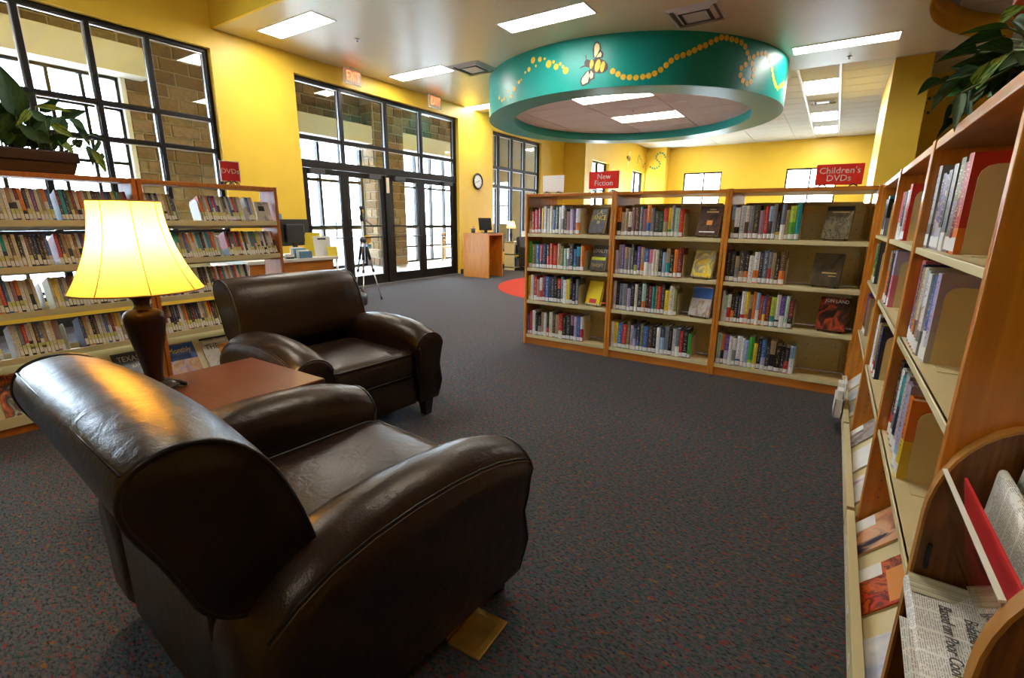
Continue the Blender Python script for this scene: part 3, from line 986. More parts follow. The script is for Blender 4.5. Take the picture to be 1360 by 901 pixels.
bd('stripe', [(1.9, 0.067), (1.5, 0.024), (1.0, 0.001), (0.5, 0.008), (0.2, 0.042), (0.3, 0.089), (0.7, 0.132), (1.2, 0.155), (1.7, 0.148), (2.0, 0.114)], DY, 0.008)
bd('stripe', [(3.3, 0.05), (3.0, 0.012), (2.6, -0.009), (2.2, -0.004), (1.9, 0.025), (2.0, 0.066), (2.3, 0.104), (2.7, 0.125), (3.1, 0.12), (3.4, 0.091)], DY, 0.0082)
bd('antenna', [(-2.4, 0.156), (-2.6, 0.157), (-3.0, 0.22), (-2.7, 0.229)], BR, 0.003)
bd('antenna', [(-2.7, 0.103), (-2.5, 0.088), (-4.0, 0.082), (-4.5, 0.069), (-4.5, 0.081), (-3.9, 0.097)], BR, 0.003)

# second, red ring over the round opening at the right
r2_ = empty('ceiling_ring', (2.45, 7.0, 3.30), 0, 'red round ceiling ring above the plant on the side bookcase', 'ceiling ring')
sharp(cylwall(1.28, 1.32, 0, ZT - 3.30, 64).build('outer_band', 'red_paint', r2_))
sharp(cylwall(0.98, 1.28, 0.0, 0.03, 64).build('underside', 'red_paint', r2_))

# ------------------------------------------------------------------ ceiling lights
def light(cx, cy, z, lx, ly, label, rz=0.0, group=None, tube='tube_white', name='ceiling_light'):
    t = empty(name, (cx, cy, z), rz, label, 'ceiling light', group)
    f = MB()
    e = 0.022
    f.box(-lx / 2 - e, lx / 2 + e, -ly / 2 - e, -ly / 2, -0.006, 0.0)
    f.box(-lx / 2 - e, lx / 2 + e, ly / 2, ly / 2 + e, -0.006, 0.0)
    f.box(-lx / 2 - e, -lx / 2, -ly / 2, ly / 2, -0.006, 0.0)
    f.box(lx / 2, lx / 2 + e, -ly / 2, ly / 2, -0.006, 0.0)
    f.build('frame', 'white_plastic', t)
    bx('diffuser', -lx / 2, lx / 2, -ly / 2, ly / 2, -0.004, -0.001, tube, t)
    return t
light(-6.20, 4.31, ZG, 1.14, 0.33, 'recessed white ceiling light between the tall window and the doors')
light(-3.35, 5.81, ZG, 1.18, 0.33, 'recessed white ceiling light over the carpet in front of the teal ring')
light(-6.28, 6.70, ZG, 1.18, 0.33, 'recessed white ceiling light beside the square vent near the exit signs')
light(-0.26, 8.73, ZG, 1.22, 0.31, 'long recessed white ceiling light between the teal ring and the yellow column')
light(-6.68, 9.24, ZG, 1.16, 0.33, 'recessed white ceiling light close to the wall above the clock')
light(RCX + 0.22, RCY + y0 + 0.61 * 1.5, RZ0 + RT + 0.004, 1.2, 0.59, 'wide ceiling light inside the teal ring, on the bee side', tube='tube_soft')
light(RCX + 0.22, RCY + y0 + 0.61 * 4.5, RZ0 + RT + 0.004, 1.2, 0.59, 'wide ceiling light inside the teal ring, on the side away from the bee', tube='tube_soft')
for k, (yy, lab) in enumerate([(12.55, 'strip ceiling light before the vent on the tiled ceiling'), (15.9, 'strip ceiling light past the vent on the tiled ceiling'), (18.1, 'strip ceiling light closest to the windows of the back wall')]):
    light(-0.655, yy, ZT + 0.004, 0.55, 1.20, lab)
light(-4.5, 17.4, ZT, 1.2, 0.59, 'tiled ceiling light over the far corner with the painted bee trail')
light(-1.1, 2.9, ZU, 1.2, 0.33, 'raised ceiling light above the carpet before the signed bookcases', name='ceiling_light_offscreen')
light(1.3, -1.6, ZU, 1.2, 0.33, 'raised ceiling light above the aisle past the newspaper rack', tube='tube_soft', name='ceiling_light_offscreen')
light(-4.6, 1.3, ZU, 1.2, 0.33, 'raised ceiling light above the film shelves', name='ceiling_light_offscreen')

# ------------------------------------------------------------------ vents and sprinklers
def vent(cx, cy, z, s, label, rz=0.0):
    t = empty('ceiling_vent', (cx, cy, z), rz, label, 'vent')
    f = MB()
    for k, (a, b, h0, h1) in enumerate([(0.50, 0.43, -0.012, -0.022), (0.36, 0.29, 0.0, -0.028), (0.22, 0.0, 0.0, -0.030)]):
        a *= s; b *= s
        if b > 0:
            q = MB()
            A = [(-a, -a, -0.001), (a, -a, -0.001), (a, a, -0.001), (-a, a, -0.001)]
            Bq = [(-b, -b, h1), (b, -b, h1), (b, b, h1), (-b, b, h1)]
            q.add(A + Bq, [(i, (i + 1) % 4, 4 + (i + 1) % 4, 4 + i) for i in range(4)])
            q.build('louvre' if k else 'frame', 'vent_grey', t)
        else:
            bx('centre_plate', -a, a, -a, a, h1, h1 + 0.004, 'vent_grey', t)
    bx('duct', -0.43 * s, 0.43 * s, -0.43 * s, 0.43 * s, -0.0025, -0.001, 'duct_grey', t)
    return t
vent(-5.33, 6.94, ZG, 0.62, 'square metal air vent between the doors and the teal ring')
vent(-1.75, 6.66, ZG, 0.62, 'square metal air vent beside the bee side of the ring')
vent(-0.655, 13.97, ZT, 0.56, 'square air vent in the bright strip of the tiled ceiling')
def sprinkler(x, y, z, label):
    t = empty('sprinkler', (x, y, z), 0, label, 'sprinkler')
    MB().lathe([(0.03, 0), (0.03, -0.006), (0.014, -0.010)], 14).build('cup', 'alu', t)
    MB().lathe([(0.008, -0.010), (0.008, -0.035), (0.02, -0.037), (0.02, -0.041)], 12).build('head', 'alu', t)
sprinkler(-5.90, 5.05, ZG, 'small sprinkler head between the two lights by the exit sign')
sprinkler(-0.19, 9.40, ZG, 'small sprinkler head at the edge of the painted ceiling')
sprinkler(RCX + 0.2, RCY - 0.25, RZ0 + RT, 'small sprinkler head inside the teal ring')

# ------------------------------------------------------------------ exit signs
def exit_sign(yc, zc, label):
    t = empty('exit_sign', (-7.0, yc, zc), R(90), label, 'exit sign', None)
    w, h = 0.34, 0.225
    bx('housing', -w / 2, w / 2, 0.0, 0.045, -h / 2, h / 2, 'exit_face', t, 0.006)
    MB().box(-0.03, 0.03, 0.01, 0.035, h / 2, ZG - zc).build('canopy', 'white_plastic', t)
    face = bx('face', -w / 2 + 0.028, w / 2 - 0.028, -0.003, 0.0, -h / 2 + 0.028, h / 2 - 0.028, 'exit_face', t)
    text_obj('lettering', 'EXIT', 0.205, 'exit_red', t, frame_M((0.0, -0.004, 0.0), (1, 0, 0), (0, 0, 1)), 0.002, xs=0.66)
    return t
exit_sign(5.86, 3.505, 'lit exit sign with red letters above the door with the tripod')
exit_sign(7.86, 3.505, 'lit exit sign with red letters above the doors nearer the clock')

# ------------------------------------------------------------------ wall clock, alarm, switch plates
t = empty('wall_clock', (WX1, 9.50, 2.115), R(90), 'round black-rimmed white wall clock between doors and glazed wall', 'clock')
def disc(r, y0, y1, name, mat, par, n=40):
    q = MB(); q.prism([(r * math.cos(2 * PI * i / n), r * math.sin(2 * PI * i / n)) for i in range(n)], y0, y1, 'y')
    return q.build(name, mat, par)
q = MB(); q.tube([(0.165 * math.cos(2 * PI * i / 40), -0.02, 0.165 * math.sin(2 * PI * i / 40)) for i in range(40)], 0.021, 10, closed=True)
q.build('rim', 'black_plastic', t)
disc(0.165, -0.02, 0.0, 'dial', 'white_plastic', t)
q = MB()
for k in range(12):
    a = 2 * PI * k / 12
    q.box(-0.004, 0.004, -0.022, -0.02, 0.12, 0.142, M=Matrix.Rotation(a, 4, 'Y'))
q.build('hour_marks', 'black_plastic', t)
q = MB(); q.box(-0.005, 0.005, -0.025, -0.022, -0.02, 0.08, M=Matrix.Rotation(R(70), 4, 'Y')); q.build('hour_hand', 'black_plastic', t)
q = MB(); q.box(-0.004, 0.004, -0.028, -0.025, -0.025, 0.12, M=Matrix.Rotation(R(-110), 4, 'Y')); q.build('minute_hand', 'black_plastic', t)
t = empty('fire_alarm', (WX1, 9.67, 1.12), R(90), 'small red fire alarm pull station on the yellow wall by the kiosk', 'fire alarm')
bx('body', -0.06, 0.06, -0.05, 0.0, -0.09, 0.09, 'fire_red', t, 0.008)
bx('pull_bar', -0.045, 0.045, -0.06, -0.05, -0.03, 0.0, 'white_plastic', t, 0.004)

# ------------------------------------------------------------------ painted trails in the far room
def muraldots(pts, plane, val, name, label, mat, r=0.055):
    root = None
    for p in pts:
        q = MB()
        if plane == 'x':
            q.prism([(p[0] + r * math.cos(2 * PI * i / 10), p[1] + r * math.sin(2 * PI * i / 10)) for i in range(10)], val - 0.002, val + 0.004, 'x')
        else:
            q.prism([(p[0] + r * math.cos(2 * PI * i / 10), p[1] + r * math.sin(2 * PI * i / 10)) for i in range(10)], val - 0.004, val + 0.002, 'y')
        if root is None:
            root = empty(name, (0, 0, 0), 0, label, 'mural')
        q.build('dot', mat, root)
    return root
S_ = [(-6.30, 3.27), (-6.22, 3.22), (-6.13, 3.20), (-6.04, 3.22), (-5.97, 3.28), (-5.94, 3.36), (-5.98, 3.44), (-6.05, 3.50), (-6.10, 3.57), (-6.10, 3.65), (-6.05, 3.72), (-5.96, 3.76), (-5.87, 3.74), (-5.80, 3.68), (-5.76, 3.60)]
mu = muraldots(S_, 'y', 19.28, 'painted_trail', 'green dotted trail painted on the far corner pier', 'mural_green', 0.036)
q = MB()
q.tube([(-6.497, 18.35 + 0.9 * k / 30, 3.32 + 0.10 * math.sin(k * 0.5) + 0.30 * (abs(k - 8) < 8) * math.sin(PI * max(0, k) / 16)) for k in range(31)], 0.010, 5)
q.build('line', 'mural_green', mu)
fb = empty('painted_bee', (-6.498, 17.45, 3.40), R(90), 'little brown bee painted high on the far side wall', 'mural')
for (a, b, rx, rz, mt) in ((0, 0, 0.16, 0.10, 'mural_brown'), (0.05, 0.14, 0.05, 0.11, 'bee_cream'), (-0.02, -0.15, 0.05, 0.11, 'bee_cream'), (-0.17, 0.02, 0.06, 0.06, 'bee_brown')):
    q = MB(); q.prism([(a + rx * math.cos(2 * PI * i / 14), b + rz * math.sin(2 * PI * i / 14)) for i in range(14)], -0.003, 0.003, 'y')
    q.build('body' if rx > 0.1 else 'wing', mt, fb)
muraldots([(1.13, 3.53), (1.08, 3.46), (1.06, 3.38), (1.08, 3.31), (1.15, 3.28)], 'y', 12.55, 'painted_trail', 'green dots painted on the yellow partition behind the plant leaves', 'mural_green', 0.028)

# round red carpet inset under the ring, centre left open to cut red bounce
q = MB(); q.lathe([(2.28, 0.0), (2.28, 0.004), (2.26, 0.006), (1.45, 0.006), (1.43, 0.004), (1.43, 0.0)], 72, cap=False)
o = q.build('round_rug', 'rug_red'); o.location = (-3.36, 8.80, 0.0)
tag(o, 'curved red carpet ring on the grey carpet below the teal ring', 'rug')
# ------------------------------------------------------------------ colours of spines
C = {'red': (0.55, 0.03, 0.02), 'dark red': (0.22, 0.015, 0.015), 'orange': (0.75, 0.20, 0.02), 'yellow': (0.80, 0.58, 0.03), 'cream': (0.68, 0.62, 0.46),
     'white': (0.78, 0.77, 0.74), 'tan': (0.42, 0.29, 0.15), 'brown': (0.13, 0.065, 0.03), 'black': (0.012, 0.012, 0.013), 'charcoal': (0.045, 0.045, 0.05),
     'grey': (0.24, 0.24, 0.25), 'pale grey': (0.52, 0.52, 0.54), 'blue': (0.04, 0.14, 0.42), 'pale blue': (0.28, 0.45, 0.68), 'navy': (0.015, 0.025, 0.09),
     'teal': (0.02, 0.33, 0.36), 'green': (0.06, 0.36, 0.04), 'dark green': (0.02, 0.09, 0.04), 'olive': (0.20, 0.19, 0.05), 'lime': (0.42, 0.60, 0.06),
     'mint': (0.40, 0.60, 0.46), 'purple': (0.14, 0.06, 0.30), 'lilac': (0.46, 0.40, 0.60), 'pink': (0.70, 0.20, 0.28), 'mauve': (0.32, 0.16, 0.18), 'slate': (0.12, 0.16, 0.22)}
def tint_book(o, c1, c2=None, ink=None):
    a = C[c1]
    o.color = (*a, 1)
    b = C[c2] if c2 else a
    o['tint'] = (float(b[0]), float(b[1]), float(b[2]))
    lum = 0.3 * a[0] + 0.6 * a[1] + 0.1 * a[2]
    if ink is None:
        ink = random.choice([(0.75, 0.74, 0.70), (0.7, 0.55, 0.2), (0.6, 0.6, 0.62)]) if lum < 0.2 else random.choice([(0.04, 0.04, 0.05), (0.3, 0.02, 0.02), (0.05, 0.06, 0.2)])
    o['ink'] = tuple(float(x) for x in ink)

# unit meshes, scaled to each volume's own size
bk = MB()
bk.box(0, 0.09, 0.0, 1, 0, 1); bk.box(0.91, 1, 0.0, 1, 0, 1)
bk.add([(0.09, 0, 0), (0.5, -0.022, 0), (0.91, 0, 0), (0.91, 0.03, 0), (0.09, 0.03, 0), (0.09, 0, 1), (0.5, -0.022, 1), (0.91, 0, 1), (0.91, 0.03, 1), (0.09, 0.03, 1)],
       [(0, 1, 6, 5), (1, 2, 7, 6), (2, 3, 8, 7), (3, 4, 9, 8), (4, 0, 5, 9), (5, 6, 7, 8, 9), (4, 3, 2, 1, 0)])
BOOK_ME = bk.mesh('book', 'book_print')
PAGE_ME = MB().box(0.09, 0.91, 0.03, 0.97, 0.015, 0.97).mesh('page_block', 'page')
LABEL_ME = MB().add([(0.02, -0.004, 0.03), (0.5, -0.026, 0.03), (0.98, -0.004, 0.03), (0.02, -0.004, 0.17), (0.5, -0.026, 0.17), (0.98, -0.004, 0.17), (0.02, 0.02, 0.03), (0.98, 0.02, 0.03), (0.02, 0.02, 0.17), (0.98, 0.02, 0.17)],
                     [(0, 1, 4, 3), (1, 2, 5, 4), (3, 4, 5, 9, 8), (0, 6, 7, 2, 1), (0, 3, 8, 6), (2, 7, 9, 5)]).mesh('spine_label', 'white_paper')
LABEL2_ME = MB().box(0.02, 0.98, -0.03, 0.0, 0.03, 0.13).mesh('spine_label', 'white_paper')
GROUPS = {}
def book(Mx, x, y, z, th, dp, h, c1, c2, label, group, lean=0.0, spine_label=True):
    o = link('book', BOOK_ME)
    o.matrix_world = Mx @ Matrix.Translation((x, y, z)) @ Matrix.Rotation(lean, 4, 'Y') @ Matrix.Diagonal((th, dp, h, 1))
    tint_book(o, c1, c2)
    tag(o, label, 'book', group)
    link('page_block', PAGE_ME, o)
    if spine_label:
        link('spine_label', LABEL_ME, o)
    return o

def case_matrix(x, y, rz):
    return Matrix.Translation((x, y, 0)) @ Matrix.Rotation(rz, 4, 'Z')

# ------------------------------------------------------------------ bookcases
def bookcase(name, x, y, rz, W, shelves, label, H=1.485, D=0.60, kick=0.07, sd=0.25, wd='oak', pt=0.024, toph=0.028, back=True, lipz=0.032, group=None, brackets=True, doubled=True, slope=None):
    t = empty(name, (x, y, 0), rz, label, 'bookcase', group)
    for a in (0, W - pt):
        bx('side_panel', a, a + pt, 0, D, 0, H + 0.004, wd, t, 0.003)
    bx('top_board', pt, W - pt, 0.004, D - 0.004, H - toph, H, 'oak_flat', t, 0.003)
    bx('kick_board', pt, W - pt, 0.012, 0.03, 0, kick, 'oak_flat', t)
    for k, z in enumerate(shelves):
        q = MB()
        q.box(pt, W - pt, 0.008, 0.012 + sd, z - 0.006, z)
        q.box(pt, W - pt, 0.006, 0.016, z - lipz, z)
        q.build('shelf', 'cream_metal', t, 0.002)
        if back:
            zt = (shelves[k - 1] - (0, 0.036, 0.05, 0.085)[k]) if k > 0 else H - 0.105
            q = MB()
            q.box(pt, W - pt, D / 2 - 0.006, D / 2 + 0.006, z + 0.0, zt)
            q.tube([(pt + 0.03, D / 2 - 0.014, z + 0.02), (pt + 0.03, D / 2 - 0.014, zt - 0.04), (pt + 0.07, D / 2 - 0.014, zt), (W - pt - 0.07, D / 2 - 0.014, zt), (W - pt - 0.03, D / 2 - 0.014, zt - 0.04), (W - pt - 0.03, D / 2 - 0.014, z + 0.02)], 0.012, 6)
            q.build('back_panel', 'cream_metal', t)
            q = MB()
            for i in range(9):
                for j in range(2):
                    xx = pt + 0.08 + (W - 2 * pt - 0.16) * i / 8
                    zz = z + 0.08 + j * 0.12
                    q.box(xx - 0.003, xx + 0.003, D / 2 - 0.0075, D / 2 - 0.006, zz - 0.003, zz + 0.003)
            q.build('bolt_holes', 'dark_grey', t)
        if doubled:
            q = MB()
            q.box(pt, W - pt, D - 0.012 - sd, D - 0.008, z - 0.006, z)
            q.build('rear_shelf', 'cream_metal', t)
    for a, sgn in ((pt, 1), (W - pt, -1)):
        q = MB()
        for k in range(30):
            zz = 0.25 + k * 0.035
            for yy in (0.045, 0.225):
                q.box(a - 0.0002 if sgn > 0 else a - 0.0008, a + 0.0008 if sgn > 0 else a + 0.0002, yy - 0.0025, yy + 0.0025, zz - 0.0025, zz + 0.0025)
        q.build('peg_holes', 'dark_grey', t)
    return t

def bookend(Mx, x, y, z, label, group, w=0.16, h=0.19, foot=0.09):
    q = MB()
    r = 0.03
    pr_ = [(y, z + 0.002), (y + w, z + 0.002)] + [(y + w - r + r * math.cos(R(a)), z + h - r + r * math.sin(R(a))) for a in (0, 30, 60, 90)] + [(y + r - r * math.sin(R(a)), z + h - r + r * math.cos(R(a))) for a in (0, 30, 60, 90)]
    q.prism(pr_, x, x + 0.0035, 'x')
    q.box(min(x, x + foot), max(x, x + foot), y + 0.005, y + w - 0.005, z + 0.0006, z + 0.002)
    o = q.build('bookend', 'cream_metal')
    o.matrix_world = Mx
    return tag(o, label, 'bookend', group)

SH = [1.115, 0.780, 0.455, 0.100]
SHN = ['top', 'second', 'third', 'bottom']
BAYS = [(-2.553, 0.905, 'New Fiction bay'), (-1.645, 0.925, 'unsigned middle bay'), (-0.718, 0.945, "Children's DVDs bay")]
YM = 4.13
LAB = ['oak library bookcase topped by the red New Fiction sign', 'oak library bookcase standing between the two signed ones, no sign on it', "oak library bookcase topped by the red Children's DVDs sign"]
for (x, w, nm), lb in zip(BAYS, LAB):
    bookcase('bookcase', x, YM, 0, w, SH, lb, group='bookcases in the middle of the room')

ROWS = [
 [ # bay A
  (0.645, 'brown/tan red red dark_red yellow pale_grey white cream blue dark_green white white/grey black mauve lilac purple white/orange'),
  (0.715, 'green olive blue red/black navy black/red red red tan olive mint white/grey charcoal blue/teal teal/charcoal orange'),
  (0.66, 'yellow white red/white tan white/red dark_red blue navy charcoal black red/charcoal slate white yellow black navy slate'),
  (0.74, 'purple red white black black/grey tan white black/red cream charcoal tan red/white black charcoal mauve/black lilac blue white/red'),
 ],
 [ # bay B
  (0.655, 'orange/black tan tan/grey cream/brown mauve brown slate mauve orange/blue grey charcoal dark_green red/tan yellow/green grey mint red'),
  (0.68, 'lilac grey purple tan/grey grey charcoal black/lime purple tan/orange blue/white pink/white cream cream black pale_blue tan/teal black orange dark_red'),
  (0.665, 'pale_grey black slate grey lilac black cream black mint/orange black dark_red teal olive red charcoal yellow cream olive'),
  (0.835, 'white yellow blue red/green olive lilac slate/lilac navy/blue olive blue brown black white navy/pale_blue grey black pale_grey slate/white red black green/brown'),
 ],
 [ # bay C
  (0.53, 'pale_blue/olive white/black pale_grey cream/brown grey/mauve charcoal mauve red pale_blue/charcoal grey black/yellow slate/white tan lime/green teal'),
  (0.47, 'black black tan/grey charcoal/tan black/orange white white/orange charcoal slate grey/red tan/grey black/brown brown/orange'),
  (0.575, 'white mint/white white/red black/orange black charcoal white/red yellow/orange tan/brown orange pale_blue/white red blue/yellow dark_red lime/teal white/charcoal purple/white mint dark_red/black'),
  (0.635, 'mint/pale_blue orange/black purple/lilac white white/grey white/blue white/orange pale_blue green/lime yellow black blue/lilac charcoal tan/black black black/charcoal black/red pale_blue/white'),
 ]]
rng = random.Random(11)
FARB = MB()
for b, ((x0, W, nm), rows) in enumerate(zip(BAYS, ROWS)):
    Mx = case_matrix(x0, YM, 0)
    for s, (frac, spec) in enumerate(rows):
        cs = [c.replace('_', ' ').split('/') for c in spec.split()]
        n = len(cs)
        x = 0.030
        end = 0.028 + (W - 0.056) * frac
        ths = [rng.uniform(0.75, 1.3) for _ in cs]
        k = (end - x - 0.002) / sum(ths)
        for i, (c, th) in enumerate(zip(cs, ths)):
            th *= k
            h = rng.uniform(0.222, 0.258) if rng.random() > 0.18 else rng.uniform(0.198, 0.215)
            dp = h * rng.uniform(0.62, 0.68)
            c1, c2 = c[0], (c[1] if len(c) > 1 else None)
            book(Mx, x, 0.022 + rng.uniform(0, 0.008), SH[s] + 0.0008, th - 0.0012, dp, h, c1, c2,
                 '%s book, %s from the bookend, %s shelf, %s' % (c1 if not c2 else c1 + ' and ' + c2, ordinal(n - 1 - i), SHN[s], nm),
                 'books in the middle bookcases')
            x += th
        bookend(Mx, x + 0.002, 0.035, SH[s], 'cream metal bookend on the %s shelf, %s' % (SHN[s], nm), 'bookends in the middle bookcases', foot=0.030)
    # a few spines of the far side, glimpsed through the gaps
    for s in (1, 2, 3):
        for j in range(18):
            wv = rng.uniform(0.03, 0.044)
            xx = x0 + 0.04 + j * 0.046
            FARB.box(xx, xx + wv, YM + 0.42, YM + 0.57, SH[s] + 0.0008, SH[s] + 0.268, rng.choice([0, 0, 0, 0, 1, 2, 3]))
o = FARB.build('book_rows', ['ink_black', 'white_paper', 'ink_orange', 'page', 'ink_red'])
tag(o, 'books on the far side of the middle bookcases, seen through the gaps', 'books', kind='stuff')

# ------------------------------------------------------------------ books shown face out on wire easels
def cover_mat(k, spec):
    return picture('cover_%d' % k, spec[0], spec[1], 0.28, spec[2])
def easel(Mx, x, y, z, w, label):
    t = empty('book_easel', (0, 0, 0), 0, label, 'book stand', 'wire book stands in the middle bookcases')
    t.matrix_world = Mx @ Matrix.Translation((x, y, z)) @ Matrix.Rotation(R(-9), 4, 'Z')
    for a in (0.02, w - 0.02):
        q = MB()
        q.tube([(a, -0.0046, 0.032), (a, -0.0046, 0.004), (a, 0.0392, 0.004), (a, 0.096, 0.16), (a, 0.130, 0.004), (a, 0.047, 0.004)], 0.0022, 6)
        q.build('leg', 'wire_black', t)
    q = MB(); q.tube([(0.02, 0.096, 0.16), (w - 0.02, 0.096, 0.16)], 0.0022, 6); q.build('crossbar', 'wire_black', t)
    return t
def display_book(Mx, x, y, z, w, h, th, mat, label, texts, edge='cream'):
    """texts: (string, size, u, v, material, x stretch) on the cover, u and v as fractions"""
    t = empty('display_book', (0, 0, 0), 0, label, 'book')
    t.matrix_world = Mx @ Matrix.Translation((x, y, z)) @ Matrix.Rotation(R(-9), 4, 'Z') @ Matrix.Rotation(R(-20), 4, 'X')
    q = MB()
    q.box(0, w, 0, 0.003, 0, h); q.box(0, w, th - 0.003, th, 0, h); q.box(-0.003, 0, 0, th, 0, h)
    q.build('cover', mat, t)
    bx('page_block', 0, w - 0.004, 0.003, th - 0.003, 0.003, h - 0.003, 'page', t)
    for s, size, u, v, mt, xs_ in texts:
        text_obj('lettering', s, size, mt, t, frame_M((u * w, -0.0006, v * h), (1, 0, 0), (0, 0, 1)), 0.0006, xs=xs_)
    return t
covers = {
 'jance': ([(0.03, 0.03, 0.04), (0.10, 0.10, 0.11), (0.05, 0.05, 0.09)], 3, 1),
 'loyalty': ([(0.06, 0.06, 0.06), (0.12, 0.115, 0.10), (0.05, 0.05, 0.05)], 4, 1),
 'sun': ([(0.86, 0.66, 0.01), (0.82, 0.60, 0.01)], 2, 0),
 'sepia': ([(0.03, 0.012, 0.008), (0.10, 0.035, 0.015), (0.04, 0.015, 0.01)], 3, 1),
 'gold': ([(0.80, 0.56, 0.02), (0.30, 0.28, 0.26), (0.85, 0.70, 0.15), (0.75, 0.55, 0.03)], 2.2, 1.2),
 'shore': ([(0.42, 0.28, 0.16), (0.60, 0.52, 0.42), (0.45, 0.45, 0.48), (0.35, 0.22, 0.12)], 4, 1),
 'swirl': ([(0.05, 0.045, 0.03), (0.22, 0.18, 0.09), (0.06, 0.05, 0.04), (0.30, 0.26, 0.14)], 2.0, 3),
 'bronze': ([(0.045, 0.035, 0.02), (0.10, 0.075, 0.04), (0.05, 0.04, 0.025)], 2, 1),
 'storm': ([(0.03, 0.012, 0.012), (0.06, 0.02, 0.02), (0.50, 0.06, 0.01), (0.09, 0.04, 0.04)], 2.6, 1.2)}
for k, v in covers.items():
    picture('cover_' + k, v[0], v[1], 0.28, v[2])
MA, MBY, MCY = [case_matrix(b[0], YM, 0) for b in BAYS]
def show(Mx, x, s, w, h, cov, label, texts, extra=None):
    easel(Mx, x, 0.045, SH[s], w, 'black wire easel on the %s shelf holding %s' % (SHN[s], label.split(' standing')[0].split(' with')[0]))
    t = display_book(Mx, x, 0.045, SH[s] + 0.0195, w, h, 0.038, 'cover_' + cov, label, texts)
    for nme, a0, a1, b0, b1, mt in (extra or []):
        bx(nme, a0 * w, a1 * w, -0.0004, 0.0002, b0 * h, b1 * h, mt, t)
    return t
show(MA, 0.655, 0, 0.150, 0.225, 'jance', 'dark face-out novel with yellow author lettering on wire easel', [('J.A.\nJANCE', 0.062, 0.52, 0.74, 'ink_yellow', 0.82)], [('emblem', 0.42, 0.62, 0.38, 0.50, 'ink_gold')])
show(MA, 0.680, 1, 0.150, 0.235, 'loyalty', 'grey face-out book titled in white with a lime band', [('LOYALTY', 0.046, 0.5, 0.76, 'ink_white', 0.78), ('THOFT', 0.046, 0.5, 0.18, 'ink_gold', 0.9)], [('band', 0.0, 1.0, 0.40, 0.52, 'ink_lime')])
show(MA, 0.655, 2, 0.150, 0.225, 'sun', 'bright yellow face-out book with small red picture', [], [('picture', 0.25, 0.75, 0.06, 0.24, 'ink_red'), ('footer', 0.05, 0.95, 0.0, 0.03, 'ink_white')])
show(MBY, 0.695, 0, 0.170, 0.240, 'sepia', 'dark brown face-out novel with a golden emblem', [], [('print_line', 0.28, 0.85, 0.78, 0.84, 'ink_gold'), ('print_line', 0.4, 0.7, 0.88, 0.91, 'ink_gold'), ('print_line', 0.12, 0.85, 0.10, 0.14, 'ink_white'), ('emblem', 0.40, 0.66, 0.36, 0.52, 'ink_orange')])
show(MBY, 0.690, 1, 0.160, 0.225, 'gold', 'yellow and grey face-out book with a sunlit picture', [], [('band', 0.12, 0.9, 0.04, 0.15, 'ink_yellow')])
show(MBY, 0.700, 2, 0.165, 0.250, 'shore', 'blue-topped face-out novel with a sandy town picture', [], [('sky', 0.0, 1.0, 0.60, 0.97, 'ink_blue')])
show(MCY, 0.640, 0, 0.160, 0.235, 'swirl', 'grey-green face-out book with pale swirls', [], [('band', 0.0, 1.0, 0.86, 1.0, 'ink_black'), ('print_line', 0.2, 0.85, 0.80, 0.835, 'ink_gold')])
show(MCY, 0.610, 1, 0.180, 0.240, 'bronze', 'glossy dark bronze face-out book with small gold script', [], [('print_line', 0.35, 0.85, 0.37, 0.41, 'ink_gold'), ('print_line', 0.58, 0.85, 0.28, 0.31, 'ink_gold')])
show(MCY, 0.690, 2, 0.180, 0.250, 'storm', 'dark face-out thriller with red storm picture and white title', [('JON LAND', 0.036, 0.56, 0.88, 'ink_white', 0.86)])

# ------------------------------------------------------------------ signs standing on the bookcases
def sign(x, y, z, rz, w, h, body, mat, label, edge='wire_black', size=0.05, txtmat='ink_white', parts=True, lift=0.0):
    t = empty('shelf_sign', (x, y, z), rz, label, 'sign')
    bx('board', -w / 2, w / 2, -0.004, 0.004, 0.015 + lift, 0.015 + lift + h, mat, t, 0.001)
    for a in (-w / 2 + 0.05, w / 2 - 0.05):
        q = MB()
        q.tube([(a - 0.03, -0.03, 0.003), (a - 0.02, -0.02, 0.02), (a, -0.012, 0.03), (a + 0.02, -0.02, 0.02), (a + 0.03, -0.03, 0.003)], 0.004, 6)
        q.tube([(a - 0.03, 0.03, 0.003), (a - 0.02, 0.02, 0.02), (a, 0.012, 0.03), (a + 0.02, 0.02, 0.02), (a + 0.03, 0.03, 0.003)], 0.004, 6)
        q.build('foot_clip', 'wire_black', t)
    if body:
        text_obj('lettering', body, size, txtmat, t, frame_M((0, -0.0048, 0.015 + lift + h / 2), (1, 0, 0), (0, 0, 1)), 0.0008)
    return t
HT = 1.485
sign(-1.86, YM + 0.25, HT, 0, 0.295, 0.155, 'New\nFiction', 'sign_red', 'red sign reading New Fiction in white on a bookcase', size=0.068, lift=0.03)
sign(-0.035, YM + 0.25, HT, 0, 0.29, 0.145, "Children's\nDVDs", 'sign_red', "red sign reading Children's DVDs in white on a bookcase", size=0.062, lift=0.01)
sign(-2.39, YM + 0.25, HT, R(4), 0.225, 0.155, '', 'white_card', 'blank white sign board on the open end of the bookcases', lift=0.012)

